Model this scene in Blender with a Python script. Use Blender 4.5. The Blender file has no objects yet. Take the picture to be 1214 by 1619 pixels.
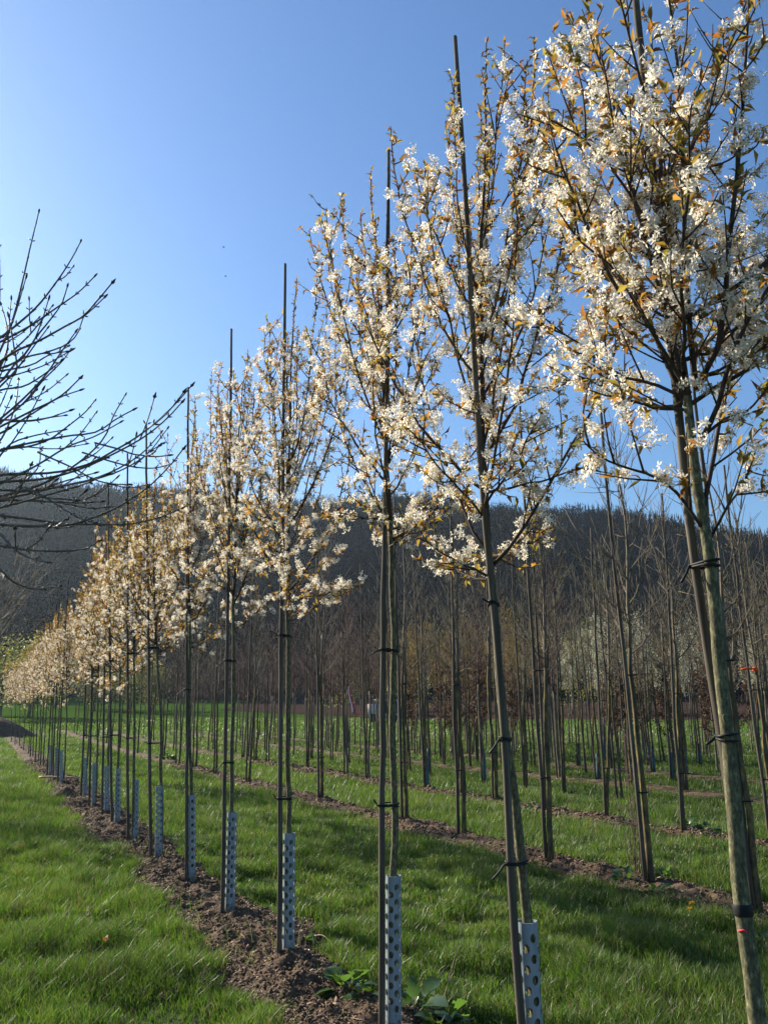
import bpy, math, random
import numpy as np
from mathutils import Vector

# ------------------------------------------------------------------ camera, sky, sun, exposure
F = 1296.0
CW, CH = 1214.0, 1619.0
HC = 1.5
PITCH = math.atan(318.5 / F)
CP, SP = math.cos(PITCH), math.sin(PITCH)
SUN_AZ = 53.0      # degrees left of the view direction
SUN_EL = 25.0

scene = bpy.context.scene
col = scene.collection
cam_d = bpy.data.cameras.new("camera")
cam_d.sensor_fit = 'VERTICAL'
cam_d.sensor_height = 24.0
cam_d.lens = F / CH * 24.0
cam_d.clip_start = 0.05
cam_d.clip_end = 6000
cam = bpy.data.objects.new("camera", cam_d)
cam.location = (0, 0, HC)
cam.rotation_euler = (math.pi / 2 + PITCH, 0, 0)
col.objects.link(cam)
scene.camera = cam

world = bpy.data.worlds.new("World")
scene.world = world
world.use_nodes = True
wn = world.node_tree
bg = wn.nodes["Background"]
sky = wn.nodes.new("ShaderNodeTexSky")
sky.sky_type = 'NISHITA'
sky.sun_disc = False
sky.sun_elevation = math.radians(SUN_EL)
sky.sun_rotation = math.radians(-SUN_AZ)
sky.air_density = 1.4
sky.dust_density = 0.9
sky.ozone_density = 9.0
wn.links.new(sky.outputs[0], bg.inputs[0])
bg.inputs[1].default_value = 0.080

sd = bpy.data.lights.new("sun", 'SUN')
sd.energy = 5.0
sd.angle = math.radians(0.55)
sd.color = (1.0, 0.90, 0.74)
so = bpy.data.objects.new("sun", sd)
S = Vector((-math.sin(math.radians(SUN_AZ)) * math.cos(math.radians(SUN_EL)),
            math.cos(math.radians(SUN_AZ)) * math.cos(math.radians(SUN_EL)),
            math.sin(math.radians(SUN_EL))))
so.rotation_euler = (-S).to_track_quat('-Z', 'Y').to_euler()
so.location = (-30, 30, 40)
col.objects.link(so)

vs = scene.view_settings
vs.view_transform = 'Standard'
vs.look = 'None'
vs.exposure = 1.15
vs.gamma = 1.0
scene.cycles.max_bounces = 6
scene.cycles.transparent_max_bounces = 6
scene.cycles.volume_bounces = 0
scene.render.film_transparent = False

rng = np.random.default_rng(7)

# ------------------------------------------------------------------ picture -> world measures
def P(u, v, D):
    a = u - CW / 2; b = CH / 2 - v
    y = F * CP - b * SP; z = F * SP + b * CP
    t = D / y
    return np.array([a * t, D, HC + z * t])

def G(u, v):
    a = u - CW / 2; b = CH / 2 - v
    y = F * CP - b * SP; z = F * SP + b * CP
    t = -HC / z
    return np.array([a * t, y * t, 0.0])

def gz(x, y):
    """height of the ground sheet"""
    y = np.asarray(y, float)
    return 0.00025 * np.clip(y - 25, 0, 150) ** 2

ROWS = [0.0, 4.05, 7.0, 9.4, 11.7, 13.6, 15.3, 17.2, 19.1, 21.0, 22.9, 26.7, 30.5, 34.3, 38.1, 42.0, 46.0]
def rowx(off, D):
    return -0.58 - 0.48 * (D - 5.45) + off
DV = np.array([-0.4327, 0.9015]); NV = np.array([0.9015, 0.4327])

# ------------------------------------------------------------------ noise
def vnoise(x, y, seed=0):
    x = np.asarray(x, float); y = np.asarray(y, float)
    xi = np.floor(x).astype(np.int64); yi = np.floor(y).astype(np.int64)
    fx = x - xi; fy = y - yi
    fx = fx * fx * (3 - 2 * fx); fy = fy * fy * (3 - 2 * fy)
    def h(a, b):
        n = (a * 374761393 + b * 668265263 + seed * 974634721) & 0xFFFFFFFF
        n = ((n ^ (n >> 13)) * 1274126177) & 0xFFFFFFFF
        return ((n ^ (n >> 16)) & 0xFFFF) / 65535.0
    return (h(xi, yi) * (1 - fx) + h(xi + 1, yi) * fx) * (1 - fy) + (h(xi, yi + 1) * (1 - fx) + h(xi + 1, yi + 1) * fx) * fy

def fbm(x, y, seed=0, octv=4):
    s = 0; a = 0.5; t = 0
    for i in range(octv):
        s = s + a * vnoise(x, y, seed + i * 17); t += a
        x = x * 2.03; y = y * 2.03; a *= 0.5
    return s / t - 0.5

# ------------------------------------------------------------------ materials
def mat(name):
    m = bpy.data.materials.new(name); m.use_nodes = True
    nt = m.node_tree
    b = nt.nodes["Principled BSDF"]
    return m, nt, b

def N(nt, t, **kw):
    n = nt.nodes.new(t)
    for k, v in kw.items():
        setattr(n, k, v)
    return n

def ramp(nt, fac, stops):
    r = N(nt, "ShaderNodeValToRGB")
    els = r.color_ramp.elements
    while len(els) < len(stops):
        els.new(0.5)
    for e, (p, c) in zip(els, stops):
        e.position = p; e.color = (c[0], c[1], c[2], 1)
    nt.links.new(fac, r.inputs[0])
    return r.outputs[0]

def noise(nt, scale, detail=4, rough=0.6, stretch=None, coord='Object'):
    tc = N(nt, "ShaderNodeTexCoord")
    src = tc.outputs[coord]
    if stretch:
        mp = N(nt, "ShaderNodeMapping")
        mp.inputs['Scale'].default_value = stretch
        nt.links.new(src, mp.inputs[0]); src = mp.outputs[0]
    n = N(nt, "ShaderNodeTexNoise")
    n.inputs['Scale'].default_value = scale
    n.inputs['Detail'].default_value = detail
    n.inputs['Roughness'].default_value = rough
    nt.links.new(src, n.inputs['Vector'])
    return n.outputs['Fac']

def bump(nt, b, h, strength=0.5, dist=0.01):
    bp = N(nt, "ShaderNodeBump")
    bp.inputs['Strength'].default_value = strength
    bp.inputs['Distance'].default_value = dist
    nt.links.new(h, bp.inputs['Height'])
    nt.links.new(bp.outputs[0], b.inputs['Normal'])

def m_rough(name, stops, scale, rough=0.9, bs=0.5, bd=0.01, stretch=None, detail=5, spec=0.2):
    m, nt, b = mat(name)
    f = noise(nt, scale, detail, 0.65, stretch)
    nt.links.new(ramp(nt, f, stops), b.inputs['Base Color'])
    b.inputs['Roughness'].default_value = rough
    b.inputs['Specular IOR Level'].default_value = spec
    if bs:
        bump(nt, b, f, bs, bd)
    return m

def m_leaf(name, cols, tcols, trans=0.5, rough=0.5, spec=0.3):
    """thin leaf or petal: colour differs from one leaf to the next, part of the light passes through"""
    m, nt, b = mat(name)
    g = N(nt, "ShaderNodeNewGeometry")
    n = len(cols)
    c1 = ramp(nt, g.outputs['Random Per Island'], [(i / (n - 1), c) for i, c in enumerate(cols)])
    c2 = ramp(nt, g.outputs['Random Per Island'], [(i / (n - 1), c) for i, c in enumerate(tcols)])
    nt.links.new(c1, b.inputs['Base Color'])
    b.inputs['Roughness'].default_value = rough
    b.inputs['Specular IOR Level'].default_value = spec
    t = N(nt, "ShaderNodeBsdfTranslucent")
    nt.links.new(c2, t.inputs['Color'])
    mx = N(nt, "ShaderNodeMixShader")
    mx.inputs[0].default_value = trans
    nt.links.new(b.outputs[0], mx.inputs[1]); nt.links.new(t.outputs[0], mx.inputs[2])
    nt.links.new(mx.outputs[0], nt.nodes['Material Output'].inputs['Surface'])
    return m

M = {}
M['bark'] = m_rough('serviceberry_bark', [(0.30, (.040, .036, .021)), (0.48, (.10, .092, .052)), (0.60, (.18, .17, .085)), (0.70, (.33, .32, .19))], 95, .85, .6, .004, (1, 1, .45))
M['limb'] = m_rough('limb_bark', [(0.3, (.028, .020, .015)), (0.6, (.075, .055, .042)), (0.8, (.14, .11, .085))], 30, .8, .3, .002)
M['lichen_bark'] = m_rough('lichen_bark', [(0.3, (.045, .038, .024)), (0.5, (.10, .082, .045)), (0.62, (.20, .15, .055)), (0.75, (.30, .22, .07))], 14, .9, .5, .004, (1, 1, .5))
M['twig'] = m_rough('bare_twig_bark', [(0.3, (.075, .06, .042)), (0.7, (.24, .195, .135))], 20, .75, .2, .002)
M['redtwig'] = m_rough('reddish_twig_bark', [(0.3, (.055, .032, .028)), (0.7, (.15, .092, .078))], 20, .7, .2, .002)
M['ashtwig'] = m_rough('budded_twig_bark', [(0.3, (.08, .066, .056)), (0.7, (.19, .16, .13))], 40, .6, .3, .001)
M['bud'] = m_rough('bud_scales', [(0.3, (.03, .02, .015)), (0.7, (.09, .065, .045))], 60, .5, .2, .001)
M['stake'] = m_rough('weathered_stake_wood', [(0.25, (.034, .028, .021)), (0.5, (.085, .071, .053)), (0.75, (.19, .16, .12))], 18, .85, .5, .002, (3, 3, .12))
M['rubber'] = m_rough('black_rubber', [(0.3, (.008, .008, .009)), (0.7, (.025, .025, .027))], 40, .55, .2, .001)
M['petal'] = m_leaf('white_petal', [(.78, .74, .66), (.84, .82, .74), (.86, .83, .78)], [(.84, .75, .56), (.86, .80, .64), (.86, .76, .66)], .50, .6, .15)
M['pinkpetal'] = M['petal']
M['bronze'] = m_leaf('bronze_young_leaf', [(.09, .035, .014), (.15, .072, .02), (.11, .09, .025), (.13, .05, .018), (.09, .085, .025), (.17, .09, .03)], [(.38, .14, .03), (.58, .29, .05), (.46, .38, .06), (.5, .2, .04), (.36, .34, .06), (.62, .36, .09)], .48, .42, .35)
M['beechleaf'] = m_leaf('dry_brown_leaf', [(.07, .042, .026), (.17, .11, .072), (.10, .06, .038)], [(.10, .05, .03), (.20, .12, .075), (.13, .07, .042)], .3, .6)
M['goldleaf'] = m_leaf('olive_gold_leaf', [(.17, .10, .025), (.24, .16, .04), (.14, .12, .03)], [(.30, .19, .04), (.42, .27, .06), (.28, .23, .05)], .4, .6)
M['pearpetal'] = m_leaf('cream_petal', [(.58, .60, .44), (.78, .76, .66)], [(.5, .55, .32), (.7, .7, .5)], .4, .6)
M['budgreen'] = m_leaf('opening_bud_leaf', [(.10, .13, .03), (.16, .18, .05)], [(.3, .36, .06), (.4, .42, .08)], .45)
M['springleaf'] = m_leaf('pale_spring_leaf', [(.10, .11, .025), (.16, .16, .04), (.07, .09, .025)], [(.22, .24, .04), (.3, .3, .06), (.14, .18, .03)], .4)
M['darkleaf'] = m_leaf('dark_evergreen_leaf', [(.018, .028, .014), (.032, .042, .02)], [(.02, .035, .01), (.03, .05, .015)], .15, .6)
M['weedleaf'] = m_leaf('broad_weed_leaf', [(.035, .07, .02), (.055, .10, .025), (.05, .08, .04)], [(.10, .22, .025), (.17, .32, .04), (.11, .21, .04)], .38, .3, .5)
M['dandelion'] = m_leaf('yellow_flower', [(.75, .45, .01), (.8, .52, .02)], [(.8, .5, .02), (.8, .5, .02)], .3)
M['deadleaf'] = m_leaf('dead_leaf', [(.35, .15, .06), (.30, .14, .06)], [(.4, .18, .06), (.4, .18, .06)], .3)
M['straw'] = m_rough('dry_straw', [(0.3, (.22, .17, .10)), (0.7, (.42, .34, .22))], 30, .8, 0)

def m_grass():
    m, nt, b = mat('grass_blade')
    g = N(nt, "ShaderNodeNewGeometry")
    c1 = ramp(nt, g.outputs['Random Per Island'], [(0, (.028, .066, .009)), (.45, (.050, .108, .013)), (.80, (.082, .136, .020)), (.91, (.16, .145, .05)), (1, (.28, .22, .12))])
    c2 = ramp(nt, g.outputs['Random Per Island'], [(0, (.07, .17, .012)), (.45, (.14, .29, .02)), (.80, (.21, .34, .035)), (.91, (.24, .21, .07)), (1, (.30, .23, .11))])
    tc = N(nt, "ShaderNodeTexCoord")
    n = N(nt, "ShaderNodeTexNoise"); n.inputs['Scale'].default_value = .9; n.inputs['Detail'].default_value = 4
    nt.links.new(tc.outputs['Object'], n.inputs['Vector'])
    k = ramp(nt, n.outputs['Fac'], [(.3, (.48, .52, .46)), (.5, (.85, .87, .85)), (.72, (1.15, 1.0, .98))])
    n2 = N(nt, "ShaderNodeTexNoise"); n2.inputs['Scale'].default_value = 3.1; n2.inputs['Detail'].default_value = 6; n2.inputs['Roughness'].default_value = .7
    nt.links.new(tc.outputs['Object'], n2.inputs['Vector'])
    dry = ramp(nt, n2.outputs['Fac'], [(.58, (0, 0, 0)), (.74, (.7, .7, .7))])
    def mul(a):
        x = N(nt, "ShaderNodeMix", data_type='RGBA', blend_type='MULTIPLY'); x.inputs[0].default_value = 1
        nt.links.new(a, x.inputs[6]); nt.links.new(k, x.inputs[7])
        y = N(nt, "ShaderNodeMix", data_type='RGBA'); nt.links.new(dry, y.inputs[0]); nt.links.new(x.outputs[2], y.inputs[6]); y.inputs[7].default_value = (.17, .145, .06, 1)
        return y.outputs[2]
    nt.links.new(mul(c1), b.inputs['Base Color'])
    b.inputs['Roughness'].default_value = .46
    b.inputs['Specular IOR Level'].default_value = .5
    t = N(nt, "ShaderNodeBsdfTranslucent"); nt.links.new(mul(c2), t.inputs['Color'])
    mx = N(nt, "ShaderNodeMixShader"); mx.inputs[0].default_value = .42
    nt.links.new(b.outputs[0], mx.inputs[1]); nt.links.new(t.outputs[0], mx.inputs[2])
    nt.links.new(mx.outputs[0], nt.nodes['Material Output'].inputs['Surface'])
    return m
M['grass'] = m_grass()
M['ground'] = m_rough('turf_ground', [(0.3, (.022, .036, .010)), (0.55, (.040, .062, .015)), (0.75, (.06, .075, .024))], 1.3, .95, .3, .02, None, 8)
M['meadow'] = m_rough('meadow_turf', [(0.3, (.034, .075, .012)), (0.7, (.055, .10, .018))], .35, 1, .2, .02, None, 8, 0)
M['soil'] = m_rough('bare_soil', [(0.25, (.032, .020, .012)), (0.5, (.095, .060, .035)), (0.70, (.18, .12, .072)), (.85, (.29, .205, .13))], 9, .95, .9, .02, None, 10)
M['mulch'] = m_leaf('bark_chips', [(.040, .025, .015), (.10, .063, .037), (.19, .125, .077), (.06, .038, .023), (.36, .27, .18)], [(0, 0, 0)] * 5, 0.0, .85, .2)
M['plough'] = m_rough('ploughed_earth', [(0.3, (.034, .022, .018)), (0.7, (.068, .045, .036))], .8, 1, .5, .05, (.4, 3, 1), 8, 0)
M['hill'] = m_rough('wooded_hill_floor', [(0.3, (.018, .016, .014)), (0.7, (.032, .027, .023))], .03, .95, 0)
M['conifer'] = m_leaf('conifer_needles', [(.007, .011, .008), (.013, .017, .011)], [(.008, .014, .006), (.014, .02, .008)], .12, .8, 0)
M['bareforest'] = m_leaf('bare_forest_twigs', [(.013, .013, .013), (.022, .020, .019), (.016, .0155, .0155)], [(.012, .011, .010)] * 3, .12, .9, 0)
M['orange'] = m_rough('orange_ribbon', [(0.3, (.75, .10, .03)), (0.7, (.85, .16, .05))], 20, .5, 0)
M['red'] = m_rough('red_paint', [(0.3, (.6, .03, .05)), (0.7, (.75, .06, .08))], 60, .6, 0)
M['white'] = m_rough('white_plastic', [(0.3, (.72, .72, .74)), (0.7, (.8, .8, .8))], 20, .5, 0)
M['cream'] = m_rough('cream_vehicle_paint', [(0.3, (.40, .32, .27)), (0.7, (.62, .52, .45))], 2, .5, 0)
M['dark'] = m_rough('dark_cab', [(0.3, (.012, .012, .014)), (0.7, (.03, .03, .03))], 4, .6, 0)

def m_guard():
    m, nt, b = mat('perforated_guard_plastic')
    f = noise(nt, 30, 5, .6, (1, 1, .3))
    nt.links.new(ramp(nt, f, [(.25, (.19, .235, .26)), (.55, (.28, .335, .36)), (.8, (.36, .415, .435))]), b.inputs['Base Color'])
    b.inputs['Roughness'].default_value = .6
    b.inputs['Specular IOR Level'].default_value = .3
    tc = N(nt, "ShaderNodeTexCoord"); sx = N(nt, "ShaderNodeSeparateXYZ"); nt.links.new(tc.outputs['Object'], sx.inputs[0])
    mr = N(nt, "ShaderNodeMapRange"); mr.inputs[1].default_value = 0; mr.inputs[2].default_value = .22; mr.inputs[3].default_value = .42; mr.inputs[4].default_value = -.05
    nt.links.new(sx.outputs['Z'], mr.inputs[0])
    f2 = noise(nt, 55, 6, .7)
    ad = N(nt, "ShaderNodeMath", operation='ADD'); nt.links.new(f2, ad.inputs[0]); nt.links.new(mr.outputs[0], ad.inputs[1])
    ms = ramp(nt, ad.outputs[0], [(.60, (0, 0, 0)), (.80, (1, 1, 1))])
    mc = N(nt, "ShaderNodeMix", data_type='RGBA'); nt.links.new(ms, mc.inputs[0])
    nt.links.new(b.inputs['Base Color'].links[0].from_socket, mc.inputs[6]); mc.inputs[7].default_value = (.10, .085, .05, 1)
    nt.links.new(mc.outputs[2], b.inputs['Base Color'])
    t = N(nt, "ShaderNodeBsdfTranslucent"); t.inputs['Color'].default_value = (.45, .55, .6, 1)
    mx = N(nt, "ShaderNodeMixShader"); mx.inputs[0].default_value = .08
    nt.links.new(b.outputs[0], mx.inputs[1]); nt.links.new(t.outputs[0], mx.inputs[2])
    nt.links.new(mx.outputs[0], nt.nodes['Material Output'].inputs['Surface'])
    return m
M['guard'] = m_guard()
M['blueguard'] = m_rough('blue_guard_plastic', [(0.3, (.04, .085, .11)), (0.7, (.075, .14, .17))], 20, .5, 0)

# ------------------------------------------------------------------ mesh collecting
class MB:
    def __init__(s):
        s.v = []; s.f = []; s.n = 0
    def add(s, verts, faces):
        """verts (n,3); faces (m,k) array indexing verts"""
        verts = np.asarray(verts, np.float32).reshape(-1, 3)
        for fa in (faces if isinstance(faces, list) else [faces]):
            s.f.append(np.asarray(fa, np.int64) + s.n)
        s.v.append(verts); s.n += len(verts)
    def mesh(s, name, m, smooth=False):
        me = bpy.data.meshes.new(name)
        V = np.concatenate(s.v) if s.v else np.zeros((0, 3), np.float32)
        me.vertices.add(len(V)); me.vertices.foreach_set('co', V.ravel().astype(np.float32))
        lv = np.concatenate([a.ravel() for a in s.f]).astype(np.int32)
        tot = np.concatenate([np.full(len(a), a.shape[1], np.int32) for a in s.f])
        st = np.concatenate([[0], np.cumsum(tot)[:-1]]).astype(np.int32)
        me.loops.add(len(lv)); me.loops.foreach_set('vertex_index', lv)
        me.polygons.add(len(tot)); me.polygons.foreach_set('loop_start', st); me.polygons.foreach_set('loop_total', tot)
        if smooth:
            me.polygons.foreach_set('use_smooth', np.ones(len(tot), bool))
        me.update(calc_edges=True)
        me.materials.append(m)
        return me
    def build(s, name, m, parent=None, smooth=False):
        o = bpy.data.objects.new(name, s.mesh(name, m, smooth))
        col.objects.link(o)
        if parent: o.parent = parent
        return o

def tag(o, label=None, cat=None, group=None, kind=None):
    if label: o['label'] = label
    if cat: o['category'] = cat
    if group: o['group'] = group
    if kind: o['kind'] = kind
    return o

def empty(name, loc):
    o = bpy.data.objects.new(name, None); col.objects.link(o)
    o.location = [float(c) for c in loc]; o.empty_display_size = .2
    return o

def lean_rot(o, ly, rz, lx=0):
    from mathutils import Quaternion
    o.rotation_euler = (Quaternion((0, 1, 0), ly) @ Quaternion((1, 0, 0), lx) @ Quaternion((0, 0, 1), rz)).to_euler()

def dup(root, loc, rz=0, sc=1.0, tilt=(0, 0)):
    r = root.copy(); col.objects.link(r)
    r.location = [float(c) for c in loc]; r.rotation_euler = (tilt[0], tilt[1], rz); r.scale = (sc, sc, sc)
    for ch in root.children:
        c = ch.copy(); col.objects.link(c); c.parent = r
        for g in ch.children:
            d = g.copy(); col.objects.link(d); d.parent = c
    return r

def tube(mb, pts, rad, k=6, cap=True, squash=None):
    pts = np.asarray(pts, float); n = len(pts)
    rad = np.broadcast_to(np.asarray(rad, float), (n,))
    T = np.gradient(pts, axis=0); T /= np.linalg.norm(T, axis=1, keepdims=True) + 1e-12
    m = T.mean(0)
    ref = np.eye(3)[np.argmin(np.abs(m))]
    U = np.cross(T, ref); U /= np.linalg.norm(U, axis=1, keepdims=True) + 1e-12
    W = np.cross(T, U)
    a = np.arange(k) * 2 * np.pi / k
    V = pts[:, None] + rad[:, None, None] * (np.cos(a)[None, :, None] * U[:, None] + np.sin(a)[None, :, None] * W[:, None])
    i = np.arange(n - 1)[:, None] * k; j = np.arange(k)[None]; j2 = (j + 1) % k
    q = np.stack([i + j, i + j2, i + k + j2, i + k + j], -1).reshape(-1, 4)
    fs = [q]
    if cap:
        fs.append(np.arange(k)[::-1][None]); fs.append((np.arange(k) + (n - 1) * k)[None])
    mb.add(V.reshape(-1, 3), fs)

def resample(pts, n):
    pts = np.asarray(pts, float)
    d = np.concatenate([[0], np.cumsum(np.linalg.norm(np.diff(pts, axis=0), axis=1))])
    t = np.linspace(0, d[-1], n)
    # smooth interpolation (Catmull-Rom through cubic hermite)
    m = np.gradient(pts, d, axis=0)
    k = np.clip(np.searchsorted(d, t, side='right') - 1, 0, len(d) - 2)
    h = (d[k + 1] - d[k]); s = ((t - d[k]) / h)[:, None]; h = h[:, None]
    return ((2 * s**3 - 3 * s**2 + 1) * pts[k] + (s**3 - 2 * s**2 + s) * h * m[k] + (-2 * s**3 + 3 * s**2) * pts[k + 1] + (s**3 - s**2) * h * m[k + 1])

def unit(a):
    return a / (np.linalg.norm(a, axis=-1, keepdims=True) + 1e-12)

def basis(n):
    ref = np.where(np.abs(n[:, 2:3]) < .9, np.array([[0, 0, 1.]]), np.array([[1., 0, 0]]))
    t = unit(np.cross(n, ref)); return t, np.cross(n, t)

def add_flowers(mb, C, A, r, per=9, spread=.026, pl=.0145, pw=.0046):
    """star flowers of five narrow petals, gathered in short racemes at C along A"""
    if len(C) == 0: return
    C = np.repeat(np.asarray(C), per, 0); A = np.repeat(np.asarray(A), per, 0)
    n = len(C)
    t = r.uniform(-.2, 1.6, (n, 1))
    out = unit(r.normal(size=(n, 3)))
    c = C + A * t * spread * 1.25 + out * spread * r.uniform(.35, 1.0, (n, 1))
    nr = unit(out + A * .35 + r.normal(size=(n, 3)) * .35)
    t1, t2 = basis(nr)
    ph = r.uniform(0, 6.28, (n, 1)); sz = r.uniform(.75, 1.2, (n, 1))
    V = np.empty((n, 5, 4, 3), np.float32)
    for k in range(5):
        a = ph + k * 2 * np.pi / 5 + r.normal(size=(n, 1)) * .15
        ti = r.uniform(-.45, .55, (n, 1))
        d = (np.cos(a) * t1 + np.sin(a) * t2) * np.cos(ti) + nr * np.sin(ti)
        s = np.cross(d, nr)
        s = unit(s + nr * r.normal(size=(n, 1)) * .3)
        V[:, k, 0] = c + d * .0015
        V[:, k, 1] = c + d * pl * sz * .58 + s * pw * .55
        V[:, k, 2] = c + d * pl * sz - nr * .002
        V[:, k, 3] = c + d * pl * sz * .58 - s * pw * .55
    mb.add(V.reshape(-1, 3), np.arange(n * 20).reshape(-1, 4))

def add_leaves(mb, C, D, r, L=.036, W=.014, fold=.35, droop=.25):
    """folded pointed leaves at C growing along D"""
    C = np.asarray(C, float); n = len(C)
    if n == 0: return
    D = unit(np.asarray(D, float))
    l = L * r.uniform(.6, 1.25, (n, 1)); w = W * r.uniform(.75, 1.2, (n, 1))
    ref = unit(np.array([[0, 0, 1.]]) + r.normal(size=(n, 3)) * .55)
    s = unit(np.cross(D, ref)); up = np.cross(s, D)
    V = np.empty((n, 6, 3), np.float32)
    V[:, 0] = C
    V[:, 1] = C + D * l * .45 + s * w * .5 + up * w * fold
    V[:, 2] = C + D * l * .45 - s * w * .5 + up * w * fold
    V[:, 3] = C + D * l * .5
    V[:, 4] = C + D * l - up * l * droop
    V[:, 5] = C + D * l * .22
    b = (np.arange(n) * 6)[:, None]
    F3 = np.concatenate([b + np.array([[0, 1, 3]]), b + np.array([[1, 4, 3]]), b + np.array([[0, 3, 2]]), b + np.array([[2, 3, 4]])])
    mb.add(V.reshape(-1, 3), F3)

# ------------------------------------------------------------------ ground, strips of soil, hill
def grid_faces(nx, ny):
    i = np.arange(nx - 1)[:, None] * ny; j = np.arange(ny - 1)[None]
    return np.stack([i + j, i + ny + j, i + ny + j + 1, i + j + 1], -1).reshape(-1, 4)

def ridge(x):
    k = (x * 3.06)  # ridge seen at 420 m
    e = np.interp(x, [-700, -420, -205, -120, 0, 110, 205, 420, 800], [.30, .325, .300, .285, .268, .247, .231, .222, .20])
    return e * 420 + 3 * np.sin(x * .021) + 2 * np.sin(x * .057 + 1)

def terrain(x, y):
    base = gz(x, y) + fbm(x * .5, y * .5, 3) * .05
    foot = 150 + 12 * np.sin(x * .013)
    t = np.clip((y - foot) / (430 - foot), 0, 1)
    t = t * t * (3 - 2 * t) * .55 + t * .45
    back = np.clip((y - 430) / 400, 0, 1)
    return base + np.maximum(ridge(x) - 14, 10) * t * (1 - .25 * back)

xs = np.unique(np.concatenate([np.linspace(-12, 14, 53), np.linspace(-60, 60, 61), np.linspace(-700, 700, 101), np.array([-1600, -1100, 1100, 1600])]))
ys = np.unique(np.concatenate([np.linspace(-6, 30, 73), np.linspace(30, 150, 61), np.linspace(150, 460, 53), np.linspace(460, 1600, 13), [-300, -60, -20]]))
XX, YY = np.meshgrid(xs, ys, indexing='ij')
ZZ = terrain(XX, YY)
mb = MB(); mb.add(np.stack([XX, YY, ZZ], -1).reshape(-1, 3), grid_faces(len(xs), len(ys)))
g_o = mb.build('ground', M['ground'], smooth=True)
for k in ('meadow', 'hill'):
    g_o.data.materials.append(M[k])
yc = (YY[:-1, :-1] + YY[1:, 1:]) / 2
idx = np.where(yc > 146, 2, np.where(yc > 60, 1, 0)).astype(np.int32).ravel()
g_o.data.polygons.foreach_set('material_index', idx)
tag(g_o, 'green turf ground under the nursery rows rising to the hill', 'ground', kind='structure')

# ploughed field beyond the rows on the right
u_ = np.linspace(0, 1, 60); w_ = np.linspace(0, 1, 30)
pu, pw = np.meshgrid(u_, w_, indexing='ij')
px_ = -22 + 150 * pu
py_near = np.interp(px_, [-22, -6, 0, 60, 128], [112, 96, 86, 84, 84])
pyy = py_near + (146 - py_near) * pw
pzz = terrain(px_, pyy) + .05 + fbm(px_ * 1.3, pyy * 1.3, 9) * .1
mb = MB(); mb.add(np.stack([px_, pyy, pzz], -1).reshape(-1, 3), grid_faces(60, 30))
tag(mb.build('ploughed_field', M['plough'], smooth=True), 'band of red brown ploughed field beyond the nursery', 'field', kind='structure')

def strip_edge(off, s, side):
    """half-width of a soil strip at distance D"""
    base = .39 if off == 0 else .31
    k = 1.0 if off == 0 else 1.25
    return np.maximum(base + fbm(s * 1.1 + side * 31, off * 7 + side * 3, 5) * .42 * k + fbm(s * 5 + side * 11, off * 3, 6) * .2, .06)

def soil_h(x, y, A, relief=1.0):
    amp = np.clip(1.25 - np.abs(A), 0, 1)
    return .008 + .06 * (1 - np.abs(A) ** 2.4) + relief * amp * (fbm(x * 3.5, y * 3.5, 11) * .15 + fbm(x * 11, y * 11, 12) * .075 + fbm(x * 30, y * 30, 13) * .045)

def soil_strip(off, y0, y1, dy, nac, relief):
    Ds = []
    y = y0
    while y < y1:
        Ds.append(y); y += dy * max(1, y / 9)
    Ds = np.array(Ds)
    ac = np.linspace(-1.25, 1.25, nac)
    DD, AA = np.meshgrid(Ds, ac, indexing='ij')
    wl = strip_edge(off, DD, 0); wr = strip_edge(off, DD, 1)
    W = np.where(AA < 0, wl, wr)
    lat = AA * W
    x = rowx(off, DD) + lat * NV[0]; yy = DD + lat * NV[1]
    z = gz(x, yy) + soil_h(x, yy, AA, relief)
    z = np.where(np.abs(AA) > 1.15, gz(x, yy) - .06, z)
    mb = MB(); mb.add(np.stack([x, yy, z], -1).reshape(-1, 3), grid_faces(len(Ds), nac))
    name = 'soil_strip'
    lab = 'strip of bare brown soil under the blossoming trees' if off == 0 else 'strip of bare brown soil under a row of bare saplings'
    tag(mb.build(name, M['soil'], smooth=True), lab, 'soil', 'soil strips under the tree rows', 'structure')

soil_strip(0.0, 1.5, 62, .02, 61, 1.0)
soil_strip(4.05, 4.5, 60, .035, 37, 1.0)
soil_strip(7.0, 6.5, 60, .05, 27, 1.0)
soil_strip(11.7, 10, 60, .08, 17, 1.0)
soil_strip(15.3, 14, 50, .1, 13, .8)

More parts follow.
